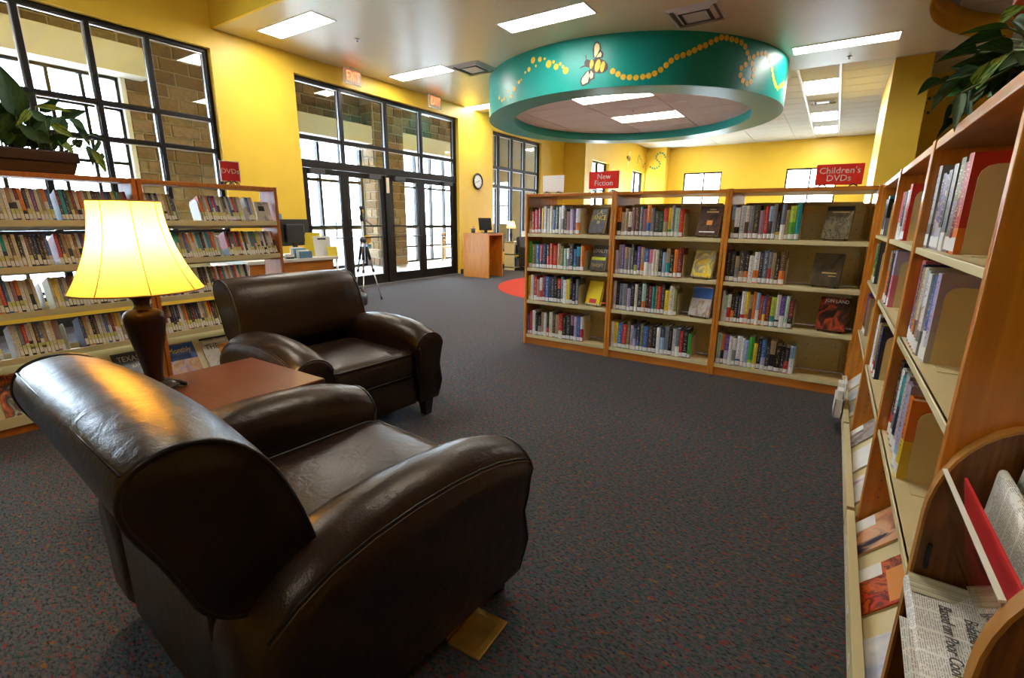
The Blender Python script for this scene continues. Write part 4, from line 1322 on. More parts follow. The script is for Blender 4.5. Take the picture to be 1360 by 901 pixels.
# ------------------------------------------------------------------ long side bookcase (three bays)
XR = 0.224
RS = [1.165, 0.862, 0.515]
RSN = ['top', 'second', 'third']
RB = [(4.128, 1.028, 'corner side bay'), (3.098, 0.985, 'middle side bay'), (2.111, 0.985, 'newspaper rack bay')]
RL_ = ['oak side bookcase in the corner touching the signed bookcases', 'middle oak side bookcase with slanted magazine shelf', 'oak side bookcase carrying the newspaper rack and the plant']
RSPEC = [
 [[('yellow', None), ('slate', None), ('pale grey', 'slate'), ('teal', 'white'), ('black', 'grey')], [('pink', 'red'), ('red', None), ('green', 'lime'), ('brown', None), ('charcoal', None)], [('red', 'dark red'), ('purple', 'navy'), ('dark red', None), ('tan', None)]],
 [[('pink', 'white'), ('orange', 'white'), ('charcoal', 'white'), ('pale grey', None), ('red', None)], [('grey', 'white'), ('tan', 'orange'), ('pale blue', 'white'), ('charcoal', None), ('slate', None), ('lilac', 'pink')], [('white', None), ('black', 'white'), ('tan', 'red'), ('lime', 'olive'), ('navy', None)]],
 [[('pale grey', 'grey'), ('charcoal', 'grey'), ('purple', 'lilac'), ('charcoal', 'pale grey'), ('grey', 'white'), ('olive', 'grey'), ('dark red', None), ('red', 'orange')],
  [('pink', 'lilac'), ('navy', 'blue'), ('tan', 'orange'), ('cream', 'brown'), ('pale grey', 'tan'), ('white', 'grey'), ('blue', 'white'), ('lilac', 'pale grey')],
  [('black', 'red'), ('white', 'grey'), ('teal', 'navy'), ('pale grey', None), ('dark red', 'pink'), ('lilac', 'pale blue'), ('orange', 'yellow')]]]
for b, ((y1, W, nm), lb) in enumerate(zip(RB, RL_)):
    Mx = case_matrix(XR, y1, R(-90))
    t = bookcase('bookcase', XR, y1, R(-90), W, RS, lb, H=1.495, D=0.56, kick=0.10, sd=0.27, back=False, doubled=False, lipz=0.020, group='bays of the side bookcase')
    # slanted magazine shelf at the bottom, with a lip
    q = MB()
    pt = 0.024
    q.add([(pt, -0.012, 0.115), (W - pt, -0.012, 0.115), (W - pt, 0.20, 0.36), (pt, 0.20, 0.36), (pt, -0.004, 0.105), (W - pt, -0.004, 0.105), (W - pt, 0.21, 0.35), (pt, 0.21, 0.35)],
          [(0, 1, 2, 3), (7, 6, 5, 4), (0, 4, 5, 1), (1, 5, 6, 2), (2, 6, 7, 3), (3, 7, 4, 0)])
    q.box(pt * 0.5, W - pt * 0.5, -0.038, -0.012, 0.09, 0.165)
    q.build('magazine_shelf', 'cream_metal', t, 0.002)
    q = MB(); q.box(pt, W - pt, 0.30, 0.31, 0.10, 1.46); q.build('back_panel', 'oak', t)
    for k in range(4):
        bx('shelf_tag', 0.15 + k * 0.2, 0.19 + k * 0.2, -0.0395, -0.038, 0.115, 0.135, 'white_paper', t)
    for s in range(3):
        cs = RSPEC[b][s]
        x = 0.030
        n = len(cs)
        for i, (c1, c2) in enumerate(cs):
            th = rng.uniform(0.050, 0.064) if s != 1 else rng.uniform(0.040, 0.056)
            h = rng.uniform(0.215, 0.25) if s != 1 else rng.uniform(0.235, 0.262)
            if s == 2: h = rng.uniform(0.23, 0.275)
            if c1 == 'red' and i == n - 1: h = 0.243
            dp = min(0.235, h * (0.70 if s == 0 else 0.85))
            book(Mx, x, 0.022 + rng.uniform(0, 0.012), RS[s] + 0.0008, th - 0.001, dp, h, c1, c2,
                 '%s book, %s from the bookend, %s shelf, %s' % (c1 if not c2 else c1 + ' and ' + c2, ordinal(n - 1 - i), RSN[s], nm), 'books in the side bookcase')
            x += th
        bookend(Mx, x + 0.002, 0.045, RS[s], 'cream metal bookend on the %s shelf, %s' % (RSN[s], nm), 'bookends in the side bookcase', w=0.19, h=0.215)

def magazine(name, M_, w, h, mat, label, texts=(), blocks=(), cat='magazine', group=None, th=0.005):
    t = empty(name, (0, 0, 0), 0, label, cat, group)
    t.matrix_world = M_
    bx('cover', 0, w, -th, 0, 0, h, mat, t)
    bx('page_block', 0.001, w - 0.001, 0, 0.004, 0.001, h - 0.001, 'page', t)
    for s, size, u, v, mt, xs_ in texts:
        text_obj('lettering', s, size, mt, t, frame_M((u * w, -th - 0.0004, v * h), (1, 0, 0), (0, 0, 1)), 0.0004, xs=xs_)
    for nme, a0, a1, b0, b1, mt in blocks:
        bx(nme, a0 * w, a1 * w, -th - 0.0004, -th + 0.001, b0 * h, b1 * h, mt, t)
    return t
picture('mag_skin', [(0.02, 0.025, 0.08), (0.70, 0.33, 0.16), (0.78, 0.45, 0.26), (0.02, 0.02, 0.06)], 2.0, 0.3, 0.8)
picture('mag_berries', [(0.35, 0.012, 0.01), (0.65, 0.13, 0.01), (0.10, 0.01, 0.01), (0.6, 0.05, 0.02)], 5.0, 0.3, 1.5)
picture('mag_white', [(0.75, 0.75, 0.74), (0.65, 0.65, 0.66), (0.4, 0.45, 0.6)], 3.0, 0.3, 0.5)
picture('mag_street', [(0.20, 0.17, 0.15), (0.45, 0.40, 0.36), (0.12, 0.10, 0.10), (0.55, 0.52, 0.5)], 3.0, 0.3, 0.8)
picture('mag_purple', [(0.30, 0.12, 0.45), (0.75, 0.74, 0.72), (0.7, 0.7, 0.72)], 3.0, 0.3, 0.5)
picture('mag_paper', [(0.72, 0.71, 0.68), (0.78, 0.77, 0.74)], 3.0, 0.5, 0.5)
slope = math.atan2(0.245, 0.212)
def mag_M(y1, x, off=0.0):
    return case_matrix(XR, y1, R(-90)) @ Matrix.Translation((x, -0.010, 0.1225 + off)) @ Matrix.Rotation(-(PI / 2 - slope), 4, 'X') @ Matrix.Translation((0, -0.0009, 0.004))
Y1 = RB[2][0]
magazine('magazine', mag_M(Y1, 0.05), 0.215, 0.28, 'mag_skin', 'magazine with faces and navy band on the slanted shelf', [], [('print_line', 0.55, 0.9, 0.86, 0.9, 'ink_white'), ('address_label', 0.0, 0.34, 0.02, 0.30, 'white_paper')])
magazine('magazine', mag_M(Y1, 0.36), 0.215, 0.28, 'mag_berries', 'red and orange magazine covered in berries on the slanted shelf', [], [('panel', 0.25, 0.95, 0.34, 0.92, 'ink_orange'), ('address_label', 0.0, 0.3, 0.02, 0.30, 'white_paper')])
magazine('magazine', mag_M(Y1, 0.68), 0.215, 0.28, 'mag_white', 'plain white magazine on the slanted shelf next to the newspaper rack', [], [('masthead', 0.55, 0.95, 0.5, 0.95, 'ink_black')])
Y2 = RB[1][0]
magazine('magazine', mag_M(Y2, 0.06), 0.215, 0.28, 'mag_street', 'grey brown magazine with a street picture on the slanted shelf', [], [('address_label', 0.0, 0.3, 0.02, 0.30, 'white_paper')])
magazine('magazine', mag_M(Y2, 0.36), 0.215, 0.28, 'mag_paper', 'white magazine with black lettering in the middle side bay', [], [('print_line', 0.2, 0.8, 0.68, 0.72, 'ink_black'), ('print_line', 0.2, 0.7, 0.58, 0.61, 'ink_black')])
magazine('magazine', mag_M(Y2, 0.66), 0.215, 0.28, 'mag_purple', 'white and purple magazine in the middle side bay')
Y3 = RB[0][0]
magazine('magazine', mag_M(Y3, 0.10), 0.20, 0.27, 'mag_paper', 'white leaflet with a red mark in the corner side bay', [], [('mark', 0.3, 0.7, 0.7, 0.8, 'ink_red')])
magazine('magazine', mag_M(Y3, 0.36), 0.20, 0.27, 'mag_white', 'pale leaflet with grey print in the corner side bay')
magazine('magazine', mag_M(Y3, 0.64), 0.20, 0.27, 'mag_paper', 'plain white leaflet at the near end of the corner side bay')
t = empty('leaflet_holder', (0, 0, 0), 0, 'white plastic leaflet pocket hooked on the lip of the magazine shelf', 'leaflet holder')
t.matrix_world = case_matrix(XR, Y3, R(-90)) @ Matrix.Translation((0.60, -0.085, 0.10))
q = MB(); q.box(0, 0.20, 0.04, 0.046, 0, 0.22); q.box(0, 0.20, 0, 0.005, 0, 0.12); q.box(0, 0.20, 0, 0.046, 0, 0.004); q.box(0, 0.005, 0, 0.046, 0, 0.12); q.box(0.195, 0.2, 0, 0.046, 0, 0.12)
q.build('pocket', 'white_plastic', t)
for k in range(2):
    bx('leaflet', 0.01 + k * 0.095, 0.095 + k * 0.095, 0.008, 0.036, 0.004, 0.19 - 0.02 * k, 'white_paper', t)
# ------------------------------------------------------------------ film (DVD) shelving
XD = -3.81
DS = [1.215, 0.957, 0.703, 0.447]       # top of each front lip
TILT = R(19)
DBAY = [(0.425, 0.962, 'planter bay'), (1.393, 0.955, 'DVDs sign bay')]
DLAB = ['oak film shelf unit with the brown planter on top', 'oak film shelf unit with the red DVDs sign on top']
TD = Matrix.Rotation(-TILT, 4, 'X')
for (y0, W, nm), lb in zip(DBAY, DLAB):
    t = empty('film_shelf', (XD, y0, 0), R(90), lb, 'shelf unit', 'film shelf units by the window')
    pt = 0.026
    for a in (0, W - pt):
        q = MB()
        q.prism([(0.0, 0.0), (0.0, 1.478), (0.21, 1.478), (0.30, 0.0)], a, a + pt, 'x')
        q.build('side_panel', 'dvd_wood', t, 0.003)
    bx('top_board', pt, W - pt, 0.002, 0.21, 1.448, 1.476, 'dvd_wood', t, 0.003)
    bx('kick_board', pt, W - pt, 0.01, 0.03, 0, 0.055, 'dvd_wood', t)
    for z in DS:
        q = MB()
        q.box(pt, W - pt, 0.0, 0.012, z - 0.036, z)
        Mt = Matrix.Translation((0, 0.012, z - 0.004)) @ TD
        q.box(pt, W - pt, 0.0, 0.15, -0.004, 0.0, M=Mt)
        q.box(pt, W - pt, 0.15, 0.154, -0.004, 0.06, M=Mt)
        q.build('shelf', 'cream_metal', t, 0.0015)
    # slanted magazine rest at the bottom
    q = MB()
    a0 = math.atan2(0.27, 0.17)
    q.add([(pt, 0.012, 0.10), (W - pt, 0.012, 0.10), (W - pt, 0.20, 0.385), (pt, 0.20, 0.385), (pt, 0.02, 0.095), (W - pt, 0.02, 0.095), (W - pt, 0.208, 0.38), (pt, 0.208, 0.38)],
          [(0, 1, 2, 3), (7, 6, 5, 4), (0, 4, 5, 1), (1, 5, 6, 2), (2, 6, 7, 3), (3, 7, 4, 0)])
    q.box(pt, W - pt, -0.02, 0.012, 0.055, 0.10)
    q.box(pt, W - pt, -0.02, -0.012, 0.10, 0.115)
    q.build('magazine_rest', 'cream_metal', t)

dv = MB()
dv.box(0, 1, 0.0, 1, 0, 1)
CASE_ME = dv.mesh('film_case', ['case_print'])
CASEB_ME = MB().box(0.06, 0.94, 0.02, 0.99, 0.985, 1.012).mesh('case_rim', 'black_plastic')
CLAB = [MB().box(0.02, 0.98, -0.012, 0.0, 0.07, 0.27).mesh('spine_label', 'label_cream'), MB().box(0.02, 0.98, -0.012, 0.0, 0.05, 0.20).mesh('spine_label', 'white_paper')]
plain('label_yellow', (0.62, 0.60, 0.20), 0.6)
CLAB2 = MB().box(0.02, 0.98, -0.012, 0.0, 0.20, 0.36).mesh('genre_label', 'label_yellow')
SEG = [
 [[(0.16, 0.555), (0.572, 0.930)], [(0.16, 0.505), (0.525, 0.930)], [(0.16, 0.405), (0.455, 0.930)], [(0.16, 0.205), (0.245, 0.475), (0.560, 0.930)]],
 [[(0.030, 0.215), (0.385, 0.700), (0.715, 0.785)], [(0.030, 0.470), (0.535, 0.925)], [(0.030, 0.700)], [(0.030, 0.490), (0.560, 0.780)]]]
DCOL = ['cream', 'white', 'black', 'tan', 'brown', 'charcoal', 'grey', 'pale grey', 'navy', 'red', 'orange', 'slate', 'mauve', 'cream', 'tan', 'pale grey', 'dark red', 'blue', 'olive', 'yellow', 'purple', 'teal', 'white', 'cream']
rd = random.Random(5)
for b, ((y0, W, nm), segs) in enumerate(zip(DBAY, SEG)):
    Mx = case_matrix(XD, y0, R(90))
    for s, sg in enumerate(segs):
        pos = []
        for a0, a1 in sg:
            x = a0
            while x + 0.016 < a1:
                pos.append(x)
                x += 0.0168
        n = len(pos)
        for i, x in enumerate(pos):
            c1 = rd.choice(DCOL); c2 = rd.choice([None, None, 'black', 'white', 'cream', 'tan', 'charcoal'])
            if b == 0 and s == 2 and 26 <= i - 0 <= 40 and x < 0.52 and x > 0.45: c1, c2 = 'red', None
            o = link('film_case', CASE_ME)
            o.matrix_world = Mx @ Matrix.Translation((x, 0.0145 + rd.uniform(0, 0.004), DS[s] - 0.0032)) @ TD @ Matrix.Rotation(R(rd.uniform(-0.6, 0.6)), 4, 'Y') @ Matrix.Diagonal((0.0150, 0.135, rd.uniform(0.187, 0.193), 1))
            tint_book(o, c1, c2)
            k = (n - i) if b == 0 else (i + 1)
            tag(o, '%s film case, %s from middle upright, %s shelf, %s' % (c1 if not c2 else c1 + ' and ' + c2, ordinal(k - 1), SHN[s] if s < 3 else 'fourth', nm), 'film case', 'film cases on the window shelves')
            link('case_rim', CASEB_ME, o)
            link('spine_label', rd.choice(CLAB), o)
            if rd.random() < 0.6:
                link('genre_label', CLAB2, o)

def dm_M(y0, x):
    sl = math.atan2(0.285, 0.188)
    return case_matrix(XD, y0, R(90)) @ Matrix.Translation((x, 0.010, 0.104)) @ Matrix.Rotation(-(PI / 2 - sl), 4, 'X') @ Matrix.Translation((0, -0.0004, -0.002))
picture('mag_ranch', [(0.42, 0.20, 0.07), (0.60, 0.34, 0.12), (0.32, 0.26, 0.45), (0.45, 0.18, 0.06)], 3.0, 0.3, 1.2)
picture('mag_grey', [(0.55, 0.54, 0.50), (0.65, 0.63, 0.58), (0.30, 0.30, 0.32)], 3.0, 0.3, 0.8)
picture('mag_people', [(0.62, 0.60, 0.54), (0.02, 0.03, 0.03), (0.60, 0.12, 0.02), (0.70, 0.68, 0.62)], 2.4, 0.3, 0.8)
picture('mag_night', [(0.03, 0.05, 0.10), (0.06, 0.08, 0.12), (0.10, 0.12, 0.16)], 2.4, 0.3, 0.8)
yR = DBAY[1][0]
magazine('magazine', dm_M(yR, 0.035), 0.20, 0.27, 'mag_ranch', 'magazine with yellow Monthly title over blue sky by the upright', [('Monthly', 0.060, 0.5, 0.78, 'ink_yellow', 0.75)], [('sky', 0.0, 1.0, 0.50, 0.97, 'ink_blue'), ('buildings', 0.08, 0.8, 0.50, 0.66, 'ink_black')])
magazine('magazine', dm_M(yR, 0.285), 0.20, 0.27, 'mag_grey', 'grey magazine headed THE in black on the slanted rest', [('THE', 0.060, 0.35, 0.70, 'ink_black', 0.9)], [('band', 0.0, 1.0, 0.94, 1.0, 'ink_black'), ('print_line', 0.08, 0.92, 0.82, 0.90, 'ink_white'), ('picture', 0.55, 1.0, 0.45, 0.75, 'ink_orange')])
magazine('magazine', dm_M(yR, 0.54), 0.20, 0.27, 'mag_white', 'pale magazine on the slanted rest behind the armchair')
yL = DBAY[0][0]
magazine('magazine', dm_M(yL, 0.14), 0.20, 0.27, 'mag_people', 'pale magazine headed REVIEW with people in orange and black', [('REVIEW', 0.046, 0.5, 0.90, 'ink_black', 0.85)])
magazine('magazine', dm_M(yL, 0.70), 0.20, 0.27, 'mag_night', 'dark magazine headed TEXAS in grey behind the lamp', [('TEXAS', 0.055, 0.45, 0.82, 'ink_white', 0.8), ('RANCH', 0.032, 0.7, 0.60, 'ink_white', 0.8)])
# cream divider plates and a face-out case
for (b, x, s, nt_) in ((1, 0.225, 0, 'closing the short run'), (1, 0.370, 0, 'opening the long run'), (1, 0.485, 1, 'between two runs'), (1, 0.505, 3, 'between two runs'), (0, 0.415, 2, 'by the gap'), (0, 0.480, 3, 'by the gap'), (1, 0.79, 3, 'closing the last run')):
    Mx = case_matrix(XD, DBAY[b][0], R(90)) @ Matrix.Translation((0, 0.0145, DS[s] - 0.003)) @ TD
    bookend(Mx, x, 0.004, 0.0, 'cream divider plate %s of film cases, %s shelf, %s' % (nt_, SHN[s] if s < 3 else 'fourth', DBAY[b][2]), 'divider plates on the film shelves', w=0.12, h=0.17, foot=0.008)
Mx = case_matrix(XD, yR, R(90)) @ Matrix.Translation((0.80, 0.030, DS[0] - 0.010)) @ TD
t = empty('film_case', (0, 0, 0), 0, 'grey film case turned face out at the end of the top shelf', 'film case')
t.matrix_world = Mx
bx('cover', 0, 0.115, -0.001, 0.014, 0.002, 0.165, 'mag_grey', t, 0.002)
bx('print_line', 0.02, 0.07, -0.002, -0.001, 0.09, 0.13, 'ink_black', t)
bx('spine_label', 0.085, 0.113, -0.002, -0.001, 0.02, 0.06, 'white_paper', t)

sg = sign(-3.905, 2.045, 1.478, R(75), 0.135, 0.15, 'DVDs', 'sign_dark_red', 'small red sign reading DVDs with white border on film shelves', size=0.050, lift=0.01)
q = MB()
for a in ((-0.0675, 0.0675, 0.025, 0.031), (-0.0675, 0.0675, 0.169, 0.175)):
    q.box(a[0], a[1], -0.005, -0.0035, a[2], a[3])
for a in ((-0.0675, -0.0615), (0.0615, 0.0675)):
    q.box(a[0], a[1], -0.005, -0.0035, 0.025, 0.175)
q.build('border', 'white_paper', sg)

# ------------------------------------------------------------------ leather armchairs
def armchair(loc, rz, label):
    t = empty('armchair', loc, rz, label, 'armchair', 'brown leather club chairs')
    XA, RA = 0.395, 0.110          # arm centre and half width
    ys = [-0.385, -0.372, -0.345, -0.285, -0.205, -0.10, 0.02, 0.14, 0.25, 0.34, 0.42, 0.475, 0.492, 0.50]
    tz = [0.44, 0.475, 0.515, 0.56, 0.592, 0.612, 0.622, 0.622, 0.614, 0.600, 0.578, 0.556, 0.546, 0.535]
    sc = [0.72, 0.88, 0.97, 1, 1, 1, 1, 1, 1, 1.0, 1.01, 1.01, 0.985, 0.93]
    def section(side, y, zt, k, full=True):
        c = XA * side
        pts = []
        ra = RA * k
        zc = zt - ra * 0.92
        b = 0.105 + (1 - k) * 0.12
        prof = [(-0.080 * k, b), (-0.092 * k, 0.22), (-0.106 * k, 0.33)]
        for a in range(180, -1, -15):
            prof.append((ra * math.cos(R(a)) * 1.02, zc + ra * 0.92 * math.sin(R(a))))
        prof += [(0.106 * k, zc - 0.06), (0.092 * k, 0.33), (0.098 * k, 0.22), (0.082 * k, b)]
        def dy(z):
            if y < 0.40: return 0.0
            t_ = (y - 0.40) / 0.10
            return -t_ * (0.0 if z > 0.46 else (0.022 if z > 0.29 else (0.006 if z > 0.16 else 0.03)))
        return [(c + side * px_, y + dy(pz), pz) for px_, pz in prof]
    for side in (-1, 1):
        q = MB()
        rings = [section(side, y, z, k) for y, z, k in zip(ys, tz, sc)]
        q.loft(rings)
        arm = q.build('arm', 'leather', t)
        sharp(arm, 50)
        # welt round the front panel
        q = MB()
        ring_ = section(side, 0.488, 0.549, 0.985)
        q.tube(ring_, 0.0055, 6, closed=True)
        q.build('welt', 'welt', arm)
        # front panel, slightly padded
        q = MB()
        c0 = section(side, 0.496, 0.540, 0.95)
        c1 = section(side, 0.506, 0.520, 0.80)
        q.loft([c0, c1])
        sharp(q.build('front_panel', 'leather', arm), 60)
        # double stitched seams on the shoulder of the arm
        for a in (28, 33):
            pts = []
            for y, z, k in zip(ys[2:-1], tz[2:-1], sc[2:-1]):
                ra = RA * k
                zc = z - ra * 0.92
                pts.append((side * (XA + ra * 1.02 * math.cos(R(a)) + 0.0006), y, zc + ra * 0.92 * math.sin(R(a)) + 0.0006))
            q = MB(); q.tube(pts, 0.0016 if a == 28 else 0.0026, 5)
            q.build('stitching', 'stitch' if a == 28 else 'welt', arm)
    # backrest
    ctrl = [(-0.19, 0.50), (-0.208, 0.617), (-0.248, 0.74), (-0.296, 0.822), (-0.350, 0.866), (-0.405, 0.881), (-0.455, 0.874), (-0.488, 0.853), (-0.504, 0.812), (-0.497, 0.765), (-0.465, 0.690), (-0.440, 0.62), (-0.415, 0.555), (-0.36, 0.505), (-0.27, 0.485)]
    prof = []
    nC = len(ctrl)
    for i in range(nC):
        p0, p1, p2, p3 = [Vector(ctrl[(i + d) % nC]) for d in (-1, 0, 1, 2)]
        for u in (0, 1 / 3, 2 / 3):
            v = 0.5 * ((2 * p1) + (p2 - p0) * u + (2 * p0 - 5 * p1 + 4 * p2 - p3) * u * u + (3 * p1 - p0 - 3 * p2 + p3) * u ** 3)
            prof.append((v.x, v.y))
    cy_ = sum(p[0] for p in prof) / len(prof); cz_ = sum(p[1] for p in prof) / len(prof)
    q = MB()
    rings = []
    HWB = 0.425
    for x, k, bul in ((-HWB, 0.955, 0), (-HWB + 0.006, 0.985, 0), (-HWB + 0.018, 1.0, 0), (-0.36, 1.0, 0.012), (-0.24, 1.0, 0.022), (-0.12, 1.0, 0.028), (0, 1.0, 0.030), (0.12, 1.0, 0.028), (0.24, 1.0, 0.022), (0.36, 1.0, 0.012), (HWB - 0.018, 1.0, 0), (HWB - 0.006, 0.985, 0), (HWB, 0.955, 0)):
        rg = []
        for i, (y, z) in enumerate(prof):
            yy, zz = cy_ + (y - cy_) * k, cz_ + (z - cz_) * k
            fr_ = max(0.0, min(1.0, (y + 0.42) / 0.12)) * max(0.0, min(1.0, (z - 0.5) / 0.1))
            yy += bul * fr_
            zz += bul * 0.35 * max(0.0, min(1.0, (z - 0.78) / 0.08))
            rg.append((x, yy, zz))
        rings.append(rg)
    q.loft(rings)
    bk_ = q.build('backrest', 'leather', t)
    sharp(bk_, 50)
    for side in (-1, 1):
        q = MB()
        q.tube([(side * (HWB - 0.004), cy_ + (y - cy_) * 0.985, cz_ + (z - cz_) * 0.985) for y, z in prof], 0.0062, 6, closed=True)
        q.build('welt', 'welt', bk_)
    q = MB()
    q.tube([(x, -0.4905, 0.853) for x in (-0.405, -0.2, 0, 0.2, 0.405)], 0.0024, 5)
    q.build('seam', 'welt', bk_)
    # rear panel and base
    q = MB()
    q.loft([[(x, y, z) for x, z in ((-0.31, 0.10), (0.31, 0.10), (0.31, 0.62), (-0.31, 0.62))] for y in (-0.378, -0.32)], smooth=False)
    q.build('rear_panel', 'leather', t, 0.015)
    bx('base', -0.30, 0.30, -0.36, 0.455, 0.10, 0.285, 'leather', t, 0.012)
    # seat cushion
    q = MB()
    nx, ny = 10, 10
    x0c, x1c, y0c, y1c = -0.288, 0.288, -0.185, 0.476
    def outline(k, n=8):
        rr = 0.05
        pts = []
        xa, xb, ya, yb = x0c + k, x1c - k, y0c + k, y1c - k
        for (cx_, cy2, a0) in ((xb - rr, yb - rr, 0), (xa + rr, yb - rr, 90), (xa + rr, ya + rr, 180), (xb - rr, ya + rr, 270)):
            for i in range(n + 1):
                a = R(a0 + 90 * i / n)
                pts.append((cx_ + rr * math.cos(a), cy2 + rr * math.sin(a)))
        return pts
    rings = [[(x, y, z) for x, y in outline(k)] for k, z in ((0.02, 0.286), (0.004, 0.30), (0.0, 0.34), (0.0, 0.40), (0.004, 0.432), (0.02, 0.446), (0.06, 0.456), (0.12, 0.463), (0.19, 0.467), (0.235, 0.468))]
    q.loft(rings)
    seat = q.build('seat_cushion', 'leather', t)
    sharp(seat, 60)
    for zz in (0.436, 0.300):
        q = MB(); q.tube([(x, y, zz) for x, y in outline(0.0045)], 0.005, 6, closed=True)
        q.build('welt', 'welt', seat)
    for sx in (-1, 1):
        for y in (0.435, -0.325):
            q = MB()
            a, b = 0.036, 0.026
            c = sx * 0.39
            q.loft([[(c - b, y - b, 0), (c + b, y - b, 0), (c + b, y + b, 0), (c - b, y + b, 0)], [(c - a, y - a, 0.108), (c + a, y - a, 0.108), (c + a, y + a, 0.108), (c - a, y + a, 0.108)]], smooth=False)
            q.build('leg', 'black_plastic', t, 0.004)
    return t
armchair((-1.235, 0.745, 0), R(-4), 'brown leather club chair beside the brass floor plate, facing the signed bookcases')
armchair((-2.55, 1.815, 0), R(-94), 'brown leather club chair in front of the film shelves, facing the side bookcase')

# ------------------------------------------------------------------ side table and lamp
t = empty('side_table', (-2.08, 0.93, 0), 0, 'low square cherry wood side table between the armchairs', 'table')
bx('tabletop', -0.30, 0.29, -0.31, 0.31, 0.525, 0.555, 'cherry', t, 0.006)
bx('apron', -0.26, 0.25, -0.27, 0.27, 0.43, 0.525, 'cherry', t, 0.004)
for a in (-0.25, 0.24):
    for b in (-0.26, 0.26):
        q = MB(); q.loft([[(a - 0.018, b - 0.018, 0), (a + 0.018, b - 0.018, 0), (a + 0.018, b + 0.018, 0), (a - 0.018, b + 0.018, 0)], [(a - 0.026, b - 0.026, 0.44), (a + 0.026, b - 0.026, 0.44), (a + 0.026, b + 0.026, 0.44), (a - 0.026, b + 0.026, 0.44)]], smooth=False)
        q.build('leg', 'cherry', t)
bx('lower_shelf', -0.24, 0.23, -0.25, 0.25, 0.14, 0.16, 'cherry', t, 0.003)

lamp = empty('table_lamp', (-2.235, 0.765, 0.555), R(12), 'lit table lamp with amber bell shade and dark bronze urn base', 'lamp')
def sq_ring(r, z, n=32, e=3.2):
    pts = []
    for i in range(n):
        a = 2 * PI * i / n
        c, s = math.cos(a), math.sin(a)
        k = (abs(c) ** e + abs(s) ** e) ** (-1 / e)
        pts.append((r * k * c, r * k * s, z))
    return pts
q = MB()
q.loft([sq_ring(r, z) for r, z in [(0.030, 0.030), (0.028, 0.06), (0.031, 0.09), (0.040, 0.15), (0.053, 0.22), (0.060, 0.27), (0.062, 0.295), (0.058, 0.315), (0.045, 0.328), (0.030, 0.334), (0.025, 0.342), (0.023, 0.355), (0.026, 0.368), (0.036, 0.380), (0.046, 0.387), (0.047, 0.392)]])
sharp(q.build('urn_body', 'bronze', lamp), 35)
q = MB()
q.loft([sq_ring(r, z) for r, z in [(0.075, 0.010), (0.078, 0.016), (0.070, 0.024), (0.045, 0.034)]])
sharp(q.build('base_plate', 'bronze', lamp), 35)
for k in range(4):
    a = R(45 + 90 * k)
    c, s = math.cos(a), math.sin(a)
    q = MB(); q.tube([(c * 0.06, s * 0.06, 0.022), (c * 0.085, s * 0.085, 0.018), (c * 0.10, s * 0.10, 0.010), (c * 0.108, s * 0.108, 0.009)], [0.010, 0.012, 0.010, 0.007], 8)
    q.build('scroll_foot', 'bronze', lamp)
q = MB(); q.tube([(0, 0, 0.392), (0, 0, 0.51)], 0.008); q.build('stem', 'brass', lamp)
NS = 64
def shade_r(u):      # u 0 bottom .. 1 top
    return 0.113 + (0.215 - 0.113) * (1 - u) ** 2.0
q = MB()
rings = []
for i in range(25):
    u = i / 24
    r = shade_r(u)
    rings.append([(r * (1 - 0.018 * abs(math.sin(5 * a)) * (1 - 0.5 * u) * 0 + 0.012 * (abs(math.cos(4 * a)) - 0.5)) * math.cos(a), r * (1 + 0.012 * (abs(math.cos(4 * a)) - 0.5)) * math.sin(a), 0.408 + 0.332 * u) for a in [2 * PI * j / NS for j in range(NS)]])
q.loft(rings, cap=False)
q.build('shade', 'lamp_shade', lamp)
shade = lamp.children[-1]
plain('shade_trim', (0.45, 0.25, 0.05), 0.7)
for k in range(8):
    a = R(22.5 + 45 * k)
    q = MB(); q.tube([((shade_r(u) * 0.994 + 0.0012) * math.cos(a), (shade_r(u) * 0.994 + 0.0012) * math.sin(a), 0.408 + 0.332 * u) for u in [i / 16 for i in range(17)]], 0.0017, 5)
    q.build('seam', 'shade_trim', shade)
for u, z in ((0, 0.408), (1, 0.740)):
    q = MB(); rr = shade_r(u)
    q.tube([(rr * math.cos(2 * PI * j / 48), rr * math.sin(2 * PI * j / 48), z) for j in range(48)], 0.003, 6, closed=True)
    q.build('trim_band', 'shade_trim', shade)
bulb = MB(); bulb.lathe([(0.012, 0.50), (0.014, 0.56), (0.030, 0.605), (0.032, 0.63), (0.022, 0.655), (0.004, 0.665)], 16)
emit('bulb_warm', (1.0, 0.72, 0.36), 160.0)
bulb.build('bulb', 'bulb_warm', lamp)
q = MB()
for a in (0, 90, 180, 270):
    q.tube([(0.0, 0.0, 0.70), (0.112 * math.cos(R(a)), 0.112 * math.sin(R(a)), 0.735)], 0.0018, 5)
q.tube([(0.02, 0, 0.49), (0.05, 0, 0.55), (0.04, 0, 0.66), (0, 0, 0.70), (-0.04, 0, 0.66), (-0.05, 0, 0.55), (-0.02, 0, 0.49)], 0.0018, 5)
q.build('harp', 'brass', lamp)

# ------------------------------------------------------------------ brass floor outlet
t = empty('floor_outlet', (-0.748, 0.972, 0), R(2), 'open brass floor outlet plate on the carpet beside the armchair leg', 'floor outlet')
bx('plate', -0.058, 0.058, -0.080, 0.080, 0, 0.008, 'brass', t, 0.003)
q = MB()
for a in ((-0.036, 0.036, -0.056, -0.052), (-0.036, 0.036, 0.052, 0.056)):
    q.box(a[0], a[1], a[2], a[3], 0.008, 0.0105)
for a in ((-0.038, -0.034), (0.034, 0.038)):
    q.box(a[0], a[1], -0.056, 0.056, 0.008, 0.0105)
q.build('inset_rim', 'brass', t)
q = MB(); q.box(-0.066, -0.060, -0.078, 0.078, 0.004, 0.060); q.build('lid', 'brass', t, 0.002)

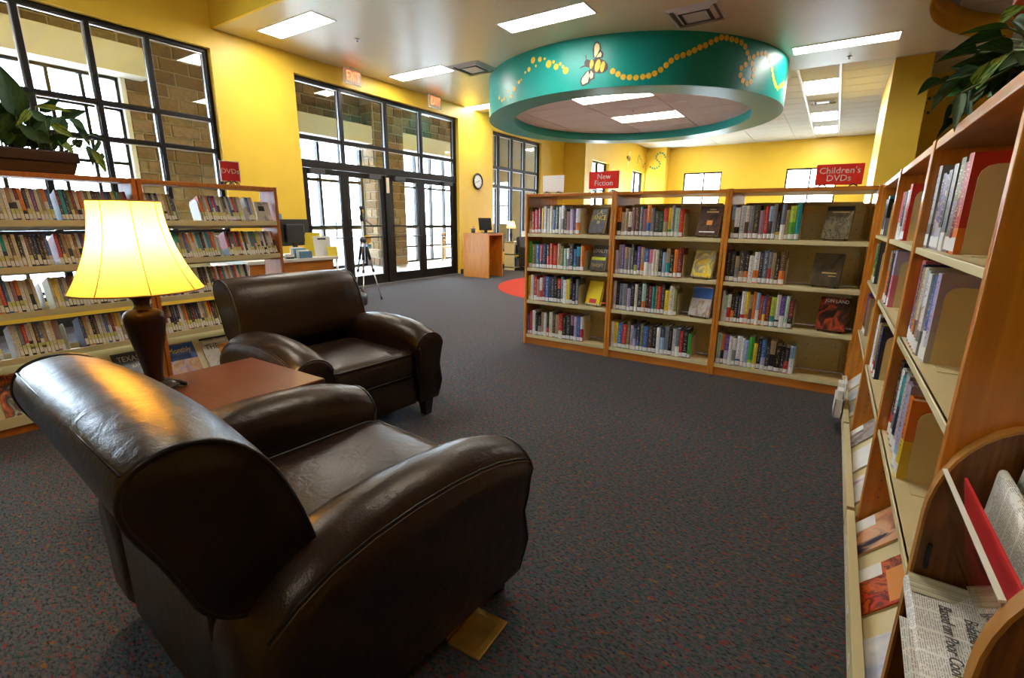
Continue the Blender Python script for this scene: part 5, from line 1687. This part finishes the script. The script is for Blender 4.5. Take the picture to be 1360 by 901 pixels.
# ------------------------------------------------------------------ plants
leaf_cache = {}
def leaf_mesh(mat, fold):
    k = (mat, fold)
    if k in leaf_cache: return leaf_cache[k]
    mb = MB()
    N = 9
    top, rows = [], []
    for i in range(N + 1):
        u = i / N
        w = 0.5 * (math.sin(PI * min(1, u ** 0.72)) ** 0.85) * (1 - 0.25 * u) + 0.004
        droop = -0.10 * u * u
        rows.append([(-w, u, droop + fold * w), (-w * 0.5, u, droop + fold * w * 0.35), (0, u, droop), (w * 0.5, u, droop + fold * w * 0.35), (w, u, droop + fold * w)])
    vs_ = [p for r in rows for p in r] + [(p[0], p[1], p[2] - 0.012) for r in rows for p in r]
    fs_ = []
    n5 = 5 * (N + 1)
    for i in range(N):
        for j in range(4):
            a = i * 5 + j
            fs_.append((a, a + 1, a + 6, a + 5)); fs_.append((n5 + a, n5 + a + 5, n5 + a + 6, n5 + a + 1))
    mb.add(vs_, fs_, 0, True)
    leaf_cache[k] = mb.mesh('leaf', mat)
    return leaf_cache[k]
def leaf(parent, base, tip, w, kind, up=(0, 0, 1), roll=0.0, root=None):
    b, tp = Vector(base), Vector(tp_ if False else tip)
    y = (tp - b)
    L = y.length
    y.normalize()
    u = Vector(up)
    x = y.cross(u)
    if x.length < 0.05: x = Vector((1, 0, 0))
    x.normalize()
    z = x.cross(y)
    x2 = x * math.cos(roll) + z * math.sin(roll)
    z2 = x2.cross(y)
    o = link('leaf', leaf_mesh(LEAFM[kind], random.choice([0.18, 0.30, 0.42])), parent)
    Mw = Matrix(((x2.x * w, y.x * L, z2.x * L, b.x), (x2.y * w, y.y * L, z2.y * L, b.y), (x2.z * w, y.z * L, z2.z * L, b.z), (0, 0, 0, 1)))
    o.matrix_local = Matrix.Translation(parent.location).inverted() @ Mw
    if root is not None:
        r = Vector(root)
        q = MB(); mid = (r + b) / 2 + Vector((0, 0, 0.03))
        q.tube([r - parent.location, mid - parent.location, b - parent.location], 0.003, 5)
        q.build('stem', 'stem', parent)
CAMDIR = Vector((0, 0, CAM_H))
LL = [((-3.95, 0.92, 1.78), (-3.9, 0.9, 2.03), 0.138, 1), ((-3.9, 0.97, 1.82), (-3.85, 0.89, 1.72), 0.037, 2), ((-4.0, 0.93, 1.87), (-3.95, 1.03, 1.93), 0.046, 3), ((-3.95, 1.01, 1.85), (-3.9, 1.16, 1.85), 0.036, 2), ((-4.05, 1.05, 1.84), (-4.0, 1.14, 1.92), 0.048, 1), ((-4.0, 1.13, 1.82), (-3.95, 1.24, 1.87), 0.061, 1), ((-3.95, 1.16, 1.81), (-3.9, 1.21, 1.75), 0.053, 1), ((-3.87, 1.04, 1.75), (-3.82, 1.12, 1.69), 0.055, 2), ((-3.87, 1.06, 1.67), (-3.82, 1.11, 1.6), 0.051, 2), ((-3.91, 0.96, 1.69), (-3.86, 1.03, 1.65), 0.074, 1), ((-3.95, 1.17, 1.78), (-3.9, 1.22, 1.66), 0.053, 1), ((-3.95, 1.24, 1.73), (-3.9, 1.3, 1.71), 0.029, 1), ((-3.87, 1.21, 1.63), (-3.82, 1.25, 1.5), 0.045, 2), ((-3.9, 1.2, 1.66), (-3.85, 1.2, 1.54), 0.037, 3), ((-3.93, 0.83, 1.64), (-3.88, 0.88, 1.67), 0.07, 1), ((-3.91, 0.87, 1.62), (-3.86, 0.92, 1.68), 0.071, 1), ((-4.0, 0.86, 1.76), (-3.95, 0.9, 1.86), 0.089, 1), ((-3.97, 0.95, 1.75), (-3.92, 0.99, 1.79), 0.069, 1), ((-4.0, 1.03, 1.7), (-3.95, 1.01, 1.76), 0.07, 1), ((-4.0, 1.09, 1.73), (-3.95, 1.14, 1.79), 0.072, 1), ((-3.95, 0.94, 1.63), (-3.9, 1.0, 1.67), 0.062, 1), ((-3.98, 1.12, 1.67), (-3.93, 1.07, 1.72), 0.071, 1), ((-4.0, 0.88, 1.71), (-3.95, 0.94, 1.77), 0.083, 1), ((-4.02, 1.01, 1.77), (-3.97, 1.08, 1.81), 0.071, 1), ((-3.98, 1.16, 1.66), (-3.93, 1.19, 1.69), 0.049, 1), ((-3.91, 1.27, 1.7), (-3.86, 1.2, 1.59), 0.024, 3), ((-3.89, 1.27, 1.62), (-3.84, 1.21, 1.55), 0.029, 3), ((-4.0, 0.82, 1.7), (-3.95, 0.8, 1.81), 0.101, 1), ((-3.95, 0.79, 1.64), (-3.9, 0.73, 1.69), 0.085, 1)]
pl = empty('potted_plant', (-3.93, 0.80, 1.476), 0, 'leafy mixed plant in a brown trough on the film shelves', 'plant')
q = MB()
q.loft([[(-0.085, -0.30, 0), (0.085, -0.30, 0), (0.085, 0.30, 0), (-0.085, 0.30, 0)], [(-0.10, -0.32, 0.065), (0.10, -0.32, 0.065), (0.10, 0.32, 0.065), (-0.10, 0.32, 0.065)]], smooth=False)
q.box(-0.108, 0.108, -0.33, 0.33, 0.066, 0.125)
q.build('trough', 'pot_brown', pl, 0.006)
bx('soil', -0.095, 0.095, -0.31, 0.31, 0.124, 0.130, 'soil', pl)
for b, tp, w, k in LL:
    leaf(pl, b, tp, w * 1.15, k, up=(1, 0.1, 0.3), roll=random.uniform(-0.3, 0.3), root=(-3.93 + random.uniform(-0.05, 0.05), min(1.08, max(0.6, b[1] - 0.03)), 1.60))
for k in range(46):
    b = Vector((-3.93 + random.uniform(-0.08, 0.06), random.uniform(0.55, 1.10), 1.61 + random.uniform(0, 0.16)))
    d = Vector((random.uniform(-0.06, 0.08), random.uniform(-0.08, 0.08), random.uniform(0.0, 0.10)))
    leaf(pl, b, b + d.normalized() * random.uniform(0.09, 0.14), random.uniform(0.06, 0.09), random.choice([1, 1, 1, 0]), up=(1, 0.1, 0.4), root=(b.x, b.y, 1.60))
RL = [((0.3, 1.86, 1.73), (0.2, 1.78, 1.72), 0.017, 0), ((0.3, 1.91, 1.72), (0.2, 1.83, 1.7), 0.032, 1), ((0.26, 1.94, 1.7), (0.17, 1.86, 1.68), 0.031, 1), ((0.33, 1.99, 1.72), (0.22, 1.91, 1.65), 0.025, 0), ((0.24, 1.72, 1.57), (0.27, 1.64, 1.62), 0.036, 2), ((0.34, 1.83, 1.63), (0.26, 1.75, 1.56), 0.041, 1), ((0.19, 1.82, 1.61), (0.13, 1.74, 1.58), 0.033, 1), ((0.23, 1.9, 1.62), (0.17, 1.82, 1.55), 0.029, 3), ((0.21, 1.67, 1.55), (0.2, 1.59, 1.46), 0.021, 3), ((0.22, 1.79, 1.54), (0.19, 1.71, 1.49), 0.012, 1), ((0.23, 1.84, 1.51), (0.19, 1.76, 1.47), 0.016, 1), ((0.35, 2.02, 1.82), (0.29, 1.94, 1.77), 0.038, 2), ((0.3, 1.84, 1.74), (0.32, 1.76, 1.69), 0.022, 1), ((0.24, 1.79, 1.58), (0.23, 1.71, 1.51), 0.019, 1), ((0.28, 1.96, 1.67), (0.23, 1.88, 1.61), 0.049, 1), ((0.32, 2.06, 1.71), (0.29, 1.98, 1.64), 0.047, 1), ((0.31, 1.81, 1.61), (0.28, 1.73, 1.54), 0.033, 1), ((0.28, 1.83, 1.6), (0.24, 1.75, 1.56), 0.027, 1), ((0.25, 1.87, 1.56), (0.25, 1.79, 1.52), 0.02, 1), ((0.36, 2.09, 1.73), (0.33, 2.01, 1.66), 0.042, 1)]
pr2 = empty('potted_plant', (0.40, 1.86, 1.495), 0, 'trailing pothos with variegated leaves on top of the side bookcase', 'plant')
q = MB(); q.lathe([(0.075, 0), (0.10, 0.10), (0.105, 0.13), (0.098, 0.13), (0.092, 0.11)], 24)
q.build('pot', 'pot_brown', pr2)
MB().lathe([(0.0935, 0.105), (0.0935, 0.112)], 24).build('soil', 'soil', pr2)
for b, tp, w, k in RL:
    leaf(pr2, b, tp, w * 1.25, k, up=(-0.35, -0.9, 0.35), roll=random.uniform(-0.25, 0.25), root=(0.38 + random.uniform(-0.04, 0.02), 1.86 + random.uniform(-0.04, 0.04), 1.61))
for k in range(34):
    a = random.uniform(0, 2 * PI)
    b = Vector((0.36 + 0.07 * math.cos(a), 1.86 + 0.09 * math.sin(a), 1.60 + random.uniform(0.0, 0.14)))
    d = Vector((math.cos(a) * 0.7 - 0.15, math.sin(a) * 0.5 - 0.1, random.uniform(-0.5, 0.4)))
    leaf(pr2, b, b + d.normalized() * random.uniform(0.08, 0.12), random.uniform(0.045, 0.07), random.choice([1, 1, 1, 0]), up=(-0.35, -0.9, 0.35), roll=random.uniform(-0.4, 0.4), root=(0.38, 1.86, 1.61))

# ------------------------------------------------------------------ newspaper rack on the end of the side bookcase
XE = 0.218
YE = RB[2][0] - RB[2][1]          # end panel outer face
rack = empty('newspaper_rack', (XE, YE, 0.0), 0, 'dark oak newspaper rack with rounded side panels at the bookcase end', 'newspaper rack')
RW = 0.42
def rack_profile(grow=0.0):
    return [(RW, 0.10), (RW, 0.905 + grow)] + [(0.13 - (0.13 + grow) * math.sin(R(a)), 0.905 - 0.20 + (0.20 + grow) * math.cos(R(a))) for a in range(0, 91, 9)] + [(0 - grow, 0.10)]
for y0_, y1_ in ((-0.024, -0.002), (-0.425, -0.403)):
    q = MB(); q.prism(rack_profile(), y0_, y1_, 'y'); sp = q.build('side_panel', 'oak_dark', rack)
    inner = rack_profile()[1:]; outer = rack_profile(0.005)[1:]
    q = MB()
    q.loft([[(a[0], y0_ - 0.002, a[1]), (b[0], y0_ - 0.002, b[1]), (b[0], y1_ + 0.0015, b[1]), (a[0], y1_ + 0.0015, a[1])] for a, b in zip(inner, outer)], smooth=False)
    q.build('edge_band', 'oak_edge', sp)
bx('back_panel', RW - 0.02, RW, -0.403, -0.024, 0.10, 0.90, 'oak_dark', rack)
for z_ in (0.12, 0.555):
    bx('shelf', 0.012, RW - 0.02, -0.403, -0.024, z_ - 0.018, z_, 'oak_dark', rack)
bx('pocket_floor', 0.05, RW - 0.02, -0.403, -0.024, 0.655, 0.667, 'oak_dark', rack)
Ma = Matrix.Translation((0.045, 0, 0.662)) @ Matrix.Rotation(R(-14), 4, 'Y')
q = MB(); q.box(-0.002, 0.002, -0.402, -0.025, 0.0, 0.145, M=Ma); q.build('acrylic_lip', 'acrylic', rack)
q = MB(); q.box(-0.0035, 0.0035, -0.402, -0.025, 0.145, 0.149, M=Ma); q.build('lip_edge', 'acrylic_edge', rack)
for x_, z_ in ((0.012, 0.60), (0.004, 0.50), (0.09, 0.61), (0.10, 0.655)):
    bx('shelf_pin', x_, x_ + 0.006, -0.030, -0.024, z_, z_ + (0.05 if x_ < 0.05 else 0.006), 'wire_black', rack)
def stack_paper(name, x0, z0, lean, ya, yb, th, h, label, sheets=3, curl=0.010):
    """a folded paper standing on its long edge in the pocket: rounded fold at the top"""
    t = empty(name, (XE + x0, YE, z0), 0, label, 'newspaper')
    Ml = Matrix.Rotation(R(lean), 4, 'Y')
    rings = []
    n_ = 14
    for i in range(n_ + 1):
        u = i / n_
        y = ya + (yb - ya) * u
        w_ = curl * math.sin(u * 9) 
        rg = [(w_ * 0.3, y, 0.0), (w_, y, h * 0.5), (w_, y, h - th * 0.5)]
        for a in (150, 120, 90, 60, 30):
            rg.append((w_ + th * 0.5 + th * 0.5 * math.cos(R(a)), y, h - th * 0.5 + th * 0.5 * math.sin(R(a)) + 0.004 * math.sin(u * 7)))
        rg += [(w_ + th, y, h - th * 0.5), (w_ + th * 1.1, y, h * 0.5), (w_ * 0.3 + th, y, 0.0)]
        rings.append([tuple(Ml @ Vector(p)) for p in rg])
    q = MB(); q.loft(rings); sharp(q.build('outer_sheet', 'newsprint', t), 60)
    for k in range(sheets):
        q = MB(); a_ = th * (k + 1) / (sheets + 1)
        pts_ = [(a_ - 0.001, 0), (a_ + 0.001, 0), (a_ + 0.002, h * 0.8), (a_ - 0.001, h * 0.8)]
        rr = []
        for y in (ya - 0.006 - 0.004 * k, yb):
            rr.append([tuple(Ml @ Vector((p[0], y, p[1]))) for p in pts_])
        q.loft(rr, smooth=False); q.build('inner_sheet', 'newsprint', t)
    return t
stack_paper('newspaper', 0.062, 0.668, 3, -0.385, -0.045, 0.014, 0.165, 'slim folded newspaper behind the red folder in the upper pocket', 2, 0.003)
stack_paper('newspaper', 0.082, 0.668, 5, -0.378, -0.050, 0.030, 0.240, 'thick folded newspaper standing tallest in the upper pocket', 4, 0.004)
stack_paper('newspaper', 0.118, 0.668, 7, -0.375, -0.050, 0.034, 0.262, 'folded newspaper at the rear of the upper pocket', 4, 0.004)
t = empty('folder', (XE + 0.054, YE, 0.668), 0, 'thin red folder behind the acrylic lip of the rack', 'folder')
Mf = Matrix.Rotation(R(-10), 4, 'Y')
q = MB(); q.box(-0.002, 0.002, -0.398, -0.075, 0.0, 0.152, M=Mf); q.build('cover', 'red_folder', t)
q = MB(); q.box(0.0022, 0.0042, -0.395, -0.080, 0.0, 0.146, M=Mf); q.build('sheet', 'white_paper', t)
n2 = empty('newspaper', (XE - 0.012, YE - 0.030, 0.558), R(-2), 'flat newspaper with sideways headlines on the lower rack shelf', 'newspaper')
q = MB()
rings = []
for i in range(11):
    u = i / 10
    y = -0.345 * u
    bump = 0.004 * math.sin(u * 5)
    rings.append([(0.0, y, 0.0), (0.19, y, 0.0), (0.19, y, 0.020 + bump), (0.10, y, 0.026 + bump), (0.006, y, 0.020 + bump), (0.0, y, 0.012)])
q.loft(rings); sharp(q.build('outer_sheet', 'newsprint', n2), 50)
bx('colour_band', 0.004, 0.19, -0.062, -0.002, 0.0262, 0.0268, 'news_band', n2)
for s_, xx in (('Based on Poor Coordination', 0.048), ('Belated Launch of Health', 0.080)):
    text_obj('headline', s_, 0.026, 'newsprint_dark', n2, frame_M((xx, -0.20, 0.0290), (0, -1, 0), (1, 0, 0)), 0.0004, xs=0.78)
bx('photo', 0.105, 0.185, -0.20, -0.07, 0.024, 0.0298, 'newsprint_dark', n2)
for k in range(3):
    bx('inner_sheet', 0.003 * k - 0.012, 0.18, -0.345, -0.12 - 0.02 * k, 0.003 + 0.005 * k, 0.006 + 0.005 * k, 'newsprint', n2)
# ------------------------------------------------------------------ service desk by the wall with monitor and leaflets
t = empty('service_desk', (-5.85, 3.62, 0), 0, 'grey-topped yellow wood service desk between film shelves and doors', 'desk')
bx('worktop', -0.42, 0.50, -0.75, 0.44, 0.725, 0.765, 'cream_beam', t, 0.006)
bx('front_panel', 0.44, 0.465, -0.72, 0.38, 0.0, 0.725, 'oak_flat_y', t)
bx('end_panel', -0.40, 0.44, 0.36, 0.385, 0.0, 0.725, 'oak', t)
bx('end_panel', -0.40, 0.44, -0.72, -0.695, 0.0, 0.725, 'oak', t)
q = MB(); q.tube([(0.48, 0.42, 0.0), (0.48, 0.42, 0.765)], 0.016, 8); q.build('corner_post', 'alu', t)
mon = empty('computer_monitor', (-5.62, 3.62, 0.765), R(100), 'black computer monitor seen from behind on the service desk', 'monitor')
bx('screen', -0.24, 0.24, -0.02, 0.02, 0.14, 0.46, 'black_plastic', mon, 0.006)
bx('back_housing', -0.14, 0.14, -0.05, -0.02, 0.18, 0.40, 'black_plastic', mon, 0.012)
bx('stand', -0.03, 0.03, -0.03, 0.0, 0.012, 0.24, 'black_plastic', mon, 0.004)
bx('foot', -0.12, 0.12, -0.09, 0.09, 0, 0.014, 'black_plastic', mon, 0.004)
def leaflet(x, y, z, rz, lean, w, h, mat, label, name='leaflet', extra=(), pd=0.05):
    pz = pd / (math.tan(R(-lean)) + math.tan(R(12)))
    t = empty(name, (x, y, z), rz, label, 'leaflet')
    Ml = Matrix.Rotation(R(lean), 4, 'X')
    q = MB(); q.box(-w / 2, w / 2, 0, 0.004, 0.002, h, M=Ml); q.build('sheet', mat, t)
    q = MB(); q.box(-w / 2 + 0.02, w / 2 - 0.02, 0.0, 0.003, 0.002, pz, M=Matrix.Translation((0, pd, 0)) @ Matrix.Rotation(R(12), 4, 'X')); q.build('prop', mat, t)
    for (nme, a0, a1, b0, b1, mt) in extra:
        q = MB(); q.box(a0 * w - w / 2, a1 * w - w / 2, -0.0012, 0, b0 * h, b1 * h, M=Ml); q.build(nme, mt, t)
    return t
leaflet(-5.56, 3.86, 0.765, R(75), -10, 0.21, 0.30, 'paper_yellow', 'tall yellow leaflet leaning beside the monitor')
leaflet(-5.46, 3.92, 0.765, R(70), -14, 0.21, 0.26, 'white_paper', 'white printed notice standing on the service desk', 'notice', [('heading', 0.25, 0.75, 0.82, 0.9, 'ink_black'), ('print_line', 0.2, 0.8, 0.62, 0.65, 'grey_print'), ('print_line', 0.2, 0.8, 0.5, 0.53, 'grey_print')] if False else [('heading', 0.25, 0.75, 0.82, 0.9, 'ink_black')])
leaflet(-5.63, 4.005, 0.765, R(80), -10, 0.10, 0.25, 'paper_yellow', 'narrow yellow leaflet behind the white notice', pd=0.04)
leaflet(-5.385, 4.005, 0.765, R(70), -22, 0.13, 0.13, 'paper_yellow', 'short yellow card leaning low at the desk corner', pd=0.04)
t = empty('desk_phone', (-5.80, 4.00, 0.765), R(90), 'black box standing at the desk end near the door', 'desk phone')
bx('body', -0.07, 0.07, -0.05, 0.05, 0, 0.13, 'black_plastic', t, 0.01)
bx('cradle', -0.06, 0.06, -0.065, -0.05, 0.03, 0.10, 'dark_grey', t, 0.006)
t = empty('tape_dispenser', (-5.40, 3.40, 0.765), R(90), 'small black and white card holder at the desk front', 'card holder')
bx('holder', -0.05, 0.05, -0.02, 0.03, 0, 0.02, 'black_plastic', t, 0.003)
bx('card', -0.06, 0.06, -0.012, -0.008, 0.02, 0.055, 'white_paper', t)
for k, (c, lab) in enumerate((('white_paper', 'tallest white'), ('sticker_blue', 'taller blue'), ('white_paper', 'shorter white'), ('sticker_blue', 'shortest blue'))):
    o = bx('binder', -5.47 + k * 0.03, -5.445 + k * 0.03, 3.46 + 0.02 * k, 3.62 + 0.02 * k, 0.765, 0.895 - 0.016 * k, c, None, 0.003)
    tag(o, lab + ' upright binder below the computer monitor', 'binder', 'binders under the monitor')
o = bx('wall_notice', WX1, WX1 + 0.008, 4.36, 4.48, 0.95, 1.30, 'sticker_blue'); tag(o, 'narrow blue-green notice on the yellow wall behind the desk', 'notice')
o = bx('wall_plate', WX1, WX1 + 0.006, 4.55, 4.64, 0.86, 1.02, 'exit_face'); tag(o, 'beige switch plate on the yellow wall behind the monitor', 'switch plate')

# ------------------------------------------------------------------ tripod with bag
tr = empty('tripod', (-5.95, 4.97, 0), R(10), 'silver camera tripod standing before the glass doors', 'tripod')
for k in range(3):
    a = R(-60 + 120 * k)
    c, s = math.cos(a), math.sin(a)
    q = MB(); q.tube([(c * 0.03, s * 0.03, 0.92), (c * 0.13, s * 0.13, 0.46)], 0.013, 8); q.tube([(c * 0.13, s * 0.13, 0.46), (c * 0.24, s * 0.24, 0.02)], 0.009, 8)
    lg = q.build('leg', 'alu', tr)
    q = MB(); q.tube([(c * 0.126, s * 0.126, 0.49), (c * 0.138, s * 0.138, 0.44)], 0.019, 8); q.build('clamp', 'black_plastic', lg)
    q = MB(); q.tube([(c * 0.235, s * 0.235, 0.045), (c * 0.246, s * 0.246, 0.0)], 0.014, 8); q.build('rubber_foot', 'black_plastic', lg)
    q = MB(); q.tube([(c * 0.05, s * 0.05, 0.83), (c * 0.09, s * 0.09, 0.63)], 0.021, 8); q.build('grip', 'black_plastic', lg)
q = MB(); q.tube([(0, 0, 0.60), (0, 0, 1.22)], 0.014, 10); q.build('centre_column', 'alu', tr)
q = MB(); q.lathe([(0.02, 0.88), (0.05, 0.90), (0.05, 0.94), (0.025, 0.97)], 16); q.build('shoulder', 'dark_grey', tr)
hd = MB(); hd.lathe([(0.022, 1.20), (0.032, 1.23), (0.032, 1.28), (0.020, 1.30), (0.020, 1.36), (0.030, 1.38), (0.030, 1.40)], 14); hd = hd.build('head', 'black_plastic', tr)
q = MB(); q.box(-0.035, 0.035, -0.035, 0.035, 1.40, 1.42); q.build('plate', 'dark_grey', hd, 0.003)
q = MB(); q.tube([(0, 0, 1.26), (0.10, 0.0, 1.20), (0.20, 0.02, 1.12)], 0.008, 8); q.build('pan_handle', 'black_plastic', hd)
q = MB(); q.lathe([(0.012, 0), (0.014, 0.05), (0.006, 0.052)], 10, (0.03, 0, 1.32)); q.build('knob', 'brass', hd)
bg = empty('camera_bag', (-5.74, 4.62, 0), R(20), 'small black camera bag under the tripod', 'bag')
q = MB()
q.loft([[(x * k, y * k, z) for x, y in ((-0.12, -0.08), (0, -0.09), (0.12, -0.08), (0.135, 0), (0.12, 0.08), (0, 0.09), (-0.12, 0.08), (-0.135, 0))] for z, k in ((0.0, 0.92), (0.02, 1.0), (0.12, 1.02), (0.18, 0.95), (0.20, 0.80))])
sharp(q.build('body', 'black_plastic', bg), 50)
q = MB(); q.box(-0.09, 0.09, -0.115, -0.08, 0.02, 0.12); q.build('pocket', 'dark_grey', bg, 0.012)
q = MB(); q.tube([(-0.11, 0, 0.19), (-0.08, 0, 0.25), (0, 0, 0.27), (0.08, 0, 0.25), (0.11, 0, 0.19)], 0.009, 6); q.build('handle', 'black_plastic', bg)

# notices stuck to the door glass
t = empty('door_sticker', (FX - 0.043, 6.24, 0.86), R(90), 'round yellow sticker with blue strip on the door glass', 'sticker')
q = MB(); q.prism([(0.085 * math.cos(2 * PI * i / 28), 0.085 * math.sin(2 * PI * i / 28)) for i in range(28)], -0.004, -0.001, 'y'); q.build('round_face', 'sticker_yellow', t)
bx('strip', -0.08, 0.08, -0.004, -0.001, -0.16, -0.09, 'sticker_blue', t)
o = bx('door_notice', FX - 0.001, FX + 0.012, 6.735, 6.80, 1.72, 2.0, 'exit_face'); tag(o, 'narrow pale strip fixed to the post between the doors', 'notice')

# ------------------------------------------------------------------ catalogue kiosk
kx0, kx1, ky0, ky1 = -6.86, -6.16, 8.49, 9.03
k_ = empty('catalogue_kiosk', ((kx0 + kx1) / 2, (ky0 + ky1) / 2, 0), 0, 'tall open oak computer kiosk by the wall under the clock', 'kiosk')
w2, d2_ = (kx1 - kx0) / 2, (ky1 - ky0) / 2
bx('side_panel', -w2, w2, -d2_, -d2_ + 0.025, 0, 0.955, 'oak', k_, 0.003)
bx('side_panel', -w2, w2, d2_ - 0.025, d2_, 0, 0.955, 'oak', k_, 0.003)
bx('back_panel', -w2, -w2 + 0.02, -d2_ + 0.025, d2_ - 0.025, 0, 0.93, 'oak', k_)
bx('top', -w2 + 0.0, w2, -d2_ + 0.025, d2_ - 0.025, 0.91, 0.955, 'oak_flat', k_, 0.003)
bx('shelf', -w2 + 0.02, w2 - 0.30, -d2_ + 0.025, d2_ - 0.025, 0.33, 0.355, 'oak_flat', k_)
sc_ = empty('kiosk_screen', (-6.46, 8.80, 0.955), R(60), 'small dark tilted screen on the oak kiosk', 'screen')
q = MB(); q.box(-0.15, 0.15, -0.012, 0.012, 0.06, 0.33, M=Matrix.Rotation(R(-12), 4, 'X')); q.build('screen', 'screen_dark', sc_, 0.004)
q = MB(); q.box(-0.03, 0.03, -0.01, 0.03, 0.01, 0.10); q.build('stem', 'black_plastic', sc_)
bx('foot', -0.10, 0.10, -0.08, 0.08, 0.0, 0.012, 'black_plastic', sc_, 0.003)
kb = empty('keyboard', (-6.25, 8.62, 0.955), R(90), 'flat black keyboard on the oak kiosk', 'keyboard')
bx('body', -0.10, 0.20, -0.07, 0.07, 0, 0.015, 'black_plastic', kb, 0.003)
q = MB()
for i in range(10):
    for j in range(4):
        q.box(-0.09 + i * 0.028, -0.068 + i * 0.028, -0.06 + j * 0.03, -0.036 + j * 0.03, 0.015, 0.019)
q.build('keys', 'dark_grey', kb)
cp = empty('pencil_cup', (-6.66, 8.60, 0.955), 0, 'dark pencil cup on the oak kiosk', 'cup')
MB().lathe([(0.045, 0), (0.048, 0.10), (0.044, 0.10), (0.042, 0.01)], 16).build('cup', 'dark_grey', cp)
for k in range(3):
    q = MB(); q.tube([(0.01 * k - 0.01, 0.01 * (k - 1), 0.01), (0.03 * (k - 1), 0.02 * (1 - k), 0.15)], 0.004, 6); q.build('pencil', ['ink_yellow', 'ink_red', 'ink_blue'][k], cp)

# ------------------------------------------------------------------ reading corner beyond the bookcases
def tub_chair(x, y, rz, mat, label):
    t = empty('lounge_chair', (x, y, 0), rz, label, 'chair')
    bx('seat', -0.27, 0.27, -0.28, 0.28, 0.30, 0.44, mat, t, 0.04)
    q = MB(); q.box(-0.30, 0.30, -0.05, 0.05, 0.0, 0.48, M=Matrix.Translation((0, -0.30, 0.36)) @ Matrix.Rotation(R(12), 4, 'X')); q.build('backrest', mat, t, 0.03)
    for s in (-1, 1):
        bx('arm', s * 0.31 - 0.045, s * 0.31 + 0.045, -0.30, 0.28, 0.12, 0.60, mat, t, 0.03)
        for yy in (-0.26, 0.24):
            bx('leg', s * 0.29 - 0.02, s * 0.29 + 0.02, yy - 0.02, yy + 0.02, 0, 0.32, 'black_plastic', t)
    return t
tub_chair(-6.18, 10.55, R(-100), 'black_plastic', 'black lounge chair glimpsed past the end of the bookcases')
tub_chair(-6.10, 12.0, R(-60), 'blue_fabric', 'blue lounge chair beyond the black one by the glazed wall')
ls = empty('low_shelf', (-6.80, 11.0, 0), R(90), 'low white shelf of books under the glazed wall', 'shelf')
for x in (-0.75, 0.72):
    bx('side', x, x + 0.03, -0.15, 0.15, 0, 0.70, 'cream_metal', ls)
for z in (0.06, 0.38, 0.68):
    bx('board', -0.75, 0.75, -0.15, 0.15, z, z + 0.025, 'cream_metal', ls)
LOWB = MB()
for s, zz in enumerate((0.0855, 0.4055)):
    x = -0.70
    while x < 0.64:
        th = rng.uniform(0.022, 0.045)
        LOWB.box(x, x + th - 0.001, -0.13, 0.03, zz, zz + rng.uniform(0.20, 0.25), rng.choice([0, 1, 1, 2, 3, 4, 5]))
        x += th
o = LOWB.build('book_rows', ['ink_black', 'white_paper', 'ink_orange', 'page', 'ink_blue', 'teal_paint'])
o.location = (-6.80, 11.0, 0); o.rotation_euler = (0, 0, R(90))
tag(o, 'mixed books standing on the low white shelf by the glazed wall', 'books', kind='stuff')
lp = empty('table_lamp', (-6.86, 10.42, 0.705), 0, 'small table lamp with yellow shade on the low white shelf', 'lamp')
MB().lathe([(0.07, 0), (0.07, 0.01), (0.02, 0.02), (0.035, 0.10), (0.045, 0.18), (0.02, 0.26), (0.012, 0.34)], 16).build('base', 'bronze', lp)
MB().lathe([(0.115, 0.34), (0.105, 0.38), (0.07, 0.50)], 24, cap=False).build('shade', 'lamp_shade', lp)
MB().lathe([(0.01, 0.36), (0.020, 0.40), (0.020, 0.43), (0.01, 0.45)], 12).build('bulb', 'bulb_warm', lp)
o = empty('folded_sign', (-6.80, 11.05, 0.705), R(60), 'white folded card standing on the low shelf by the lamp', 'card')
q = MB(); q.box(-0.10, 0.10, -0.004, 0.0, 0, 0.26, M=Matrix.Rotation(R(-10), 4, 'X')); q.build('face', 'white_paper', o)
q = MB(); q.box(-0.10, 0.10, 0.0, 0.004, 0, 0.26, M=Matrix.Translation((0, 0.088, 0)) @ Matrix.Rotation(R(10), 4, 'X')); q.build('rear', 'white_paper', o)

# wooden chair in the vestibule
vc = empty('wooden_chair', (-9.85, 11.55, -0.005), R(-60), 'light wood chair standing outside the doors by the far glazing', 'chair')
for x in (-0.21, 0.21):
    bx('leg', x - 0.02, x + 0.02, 0.18, 0.22, 0, 0.60, 'light_wood', vc)
    bx('leg', x - 0.02, x + 0.02, -0.22, -0.18, 0, 0.86, 'light_wood', vc)
    bx('arm', x - 0.025, x + 0.025, -0.22, 0.24, 0.60, 0.625, 'light_wood', vc)
bx('seat', -0.23, 0.23, -0.22, 0.23, 0.40, 0.44, 'light_wood', vc, 0.006)
for z in (0.55, 0.66, 0.78):
    bx('back_slat', -0.19, 0.19, -0.21, -0.195, z, z + 0.06, 'light_wood', vc)

# little things on the far shelf tops seen over the bookcases
for (x, z, w, h, mt, lab) in ((-0.49, 1.40, 0.075, 0.055, 'ink_orange', 'small framed orange card'), (-0.35, 1.40, 0.05, 0.03, 'sticker_blue', 'small blue card')):
    pass
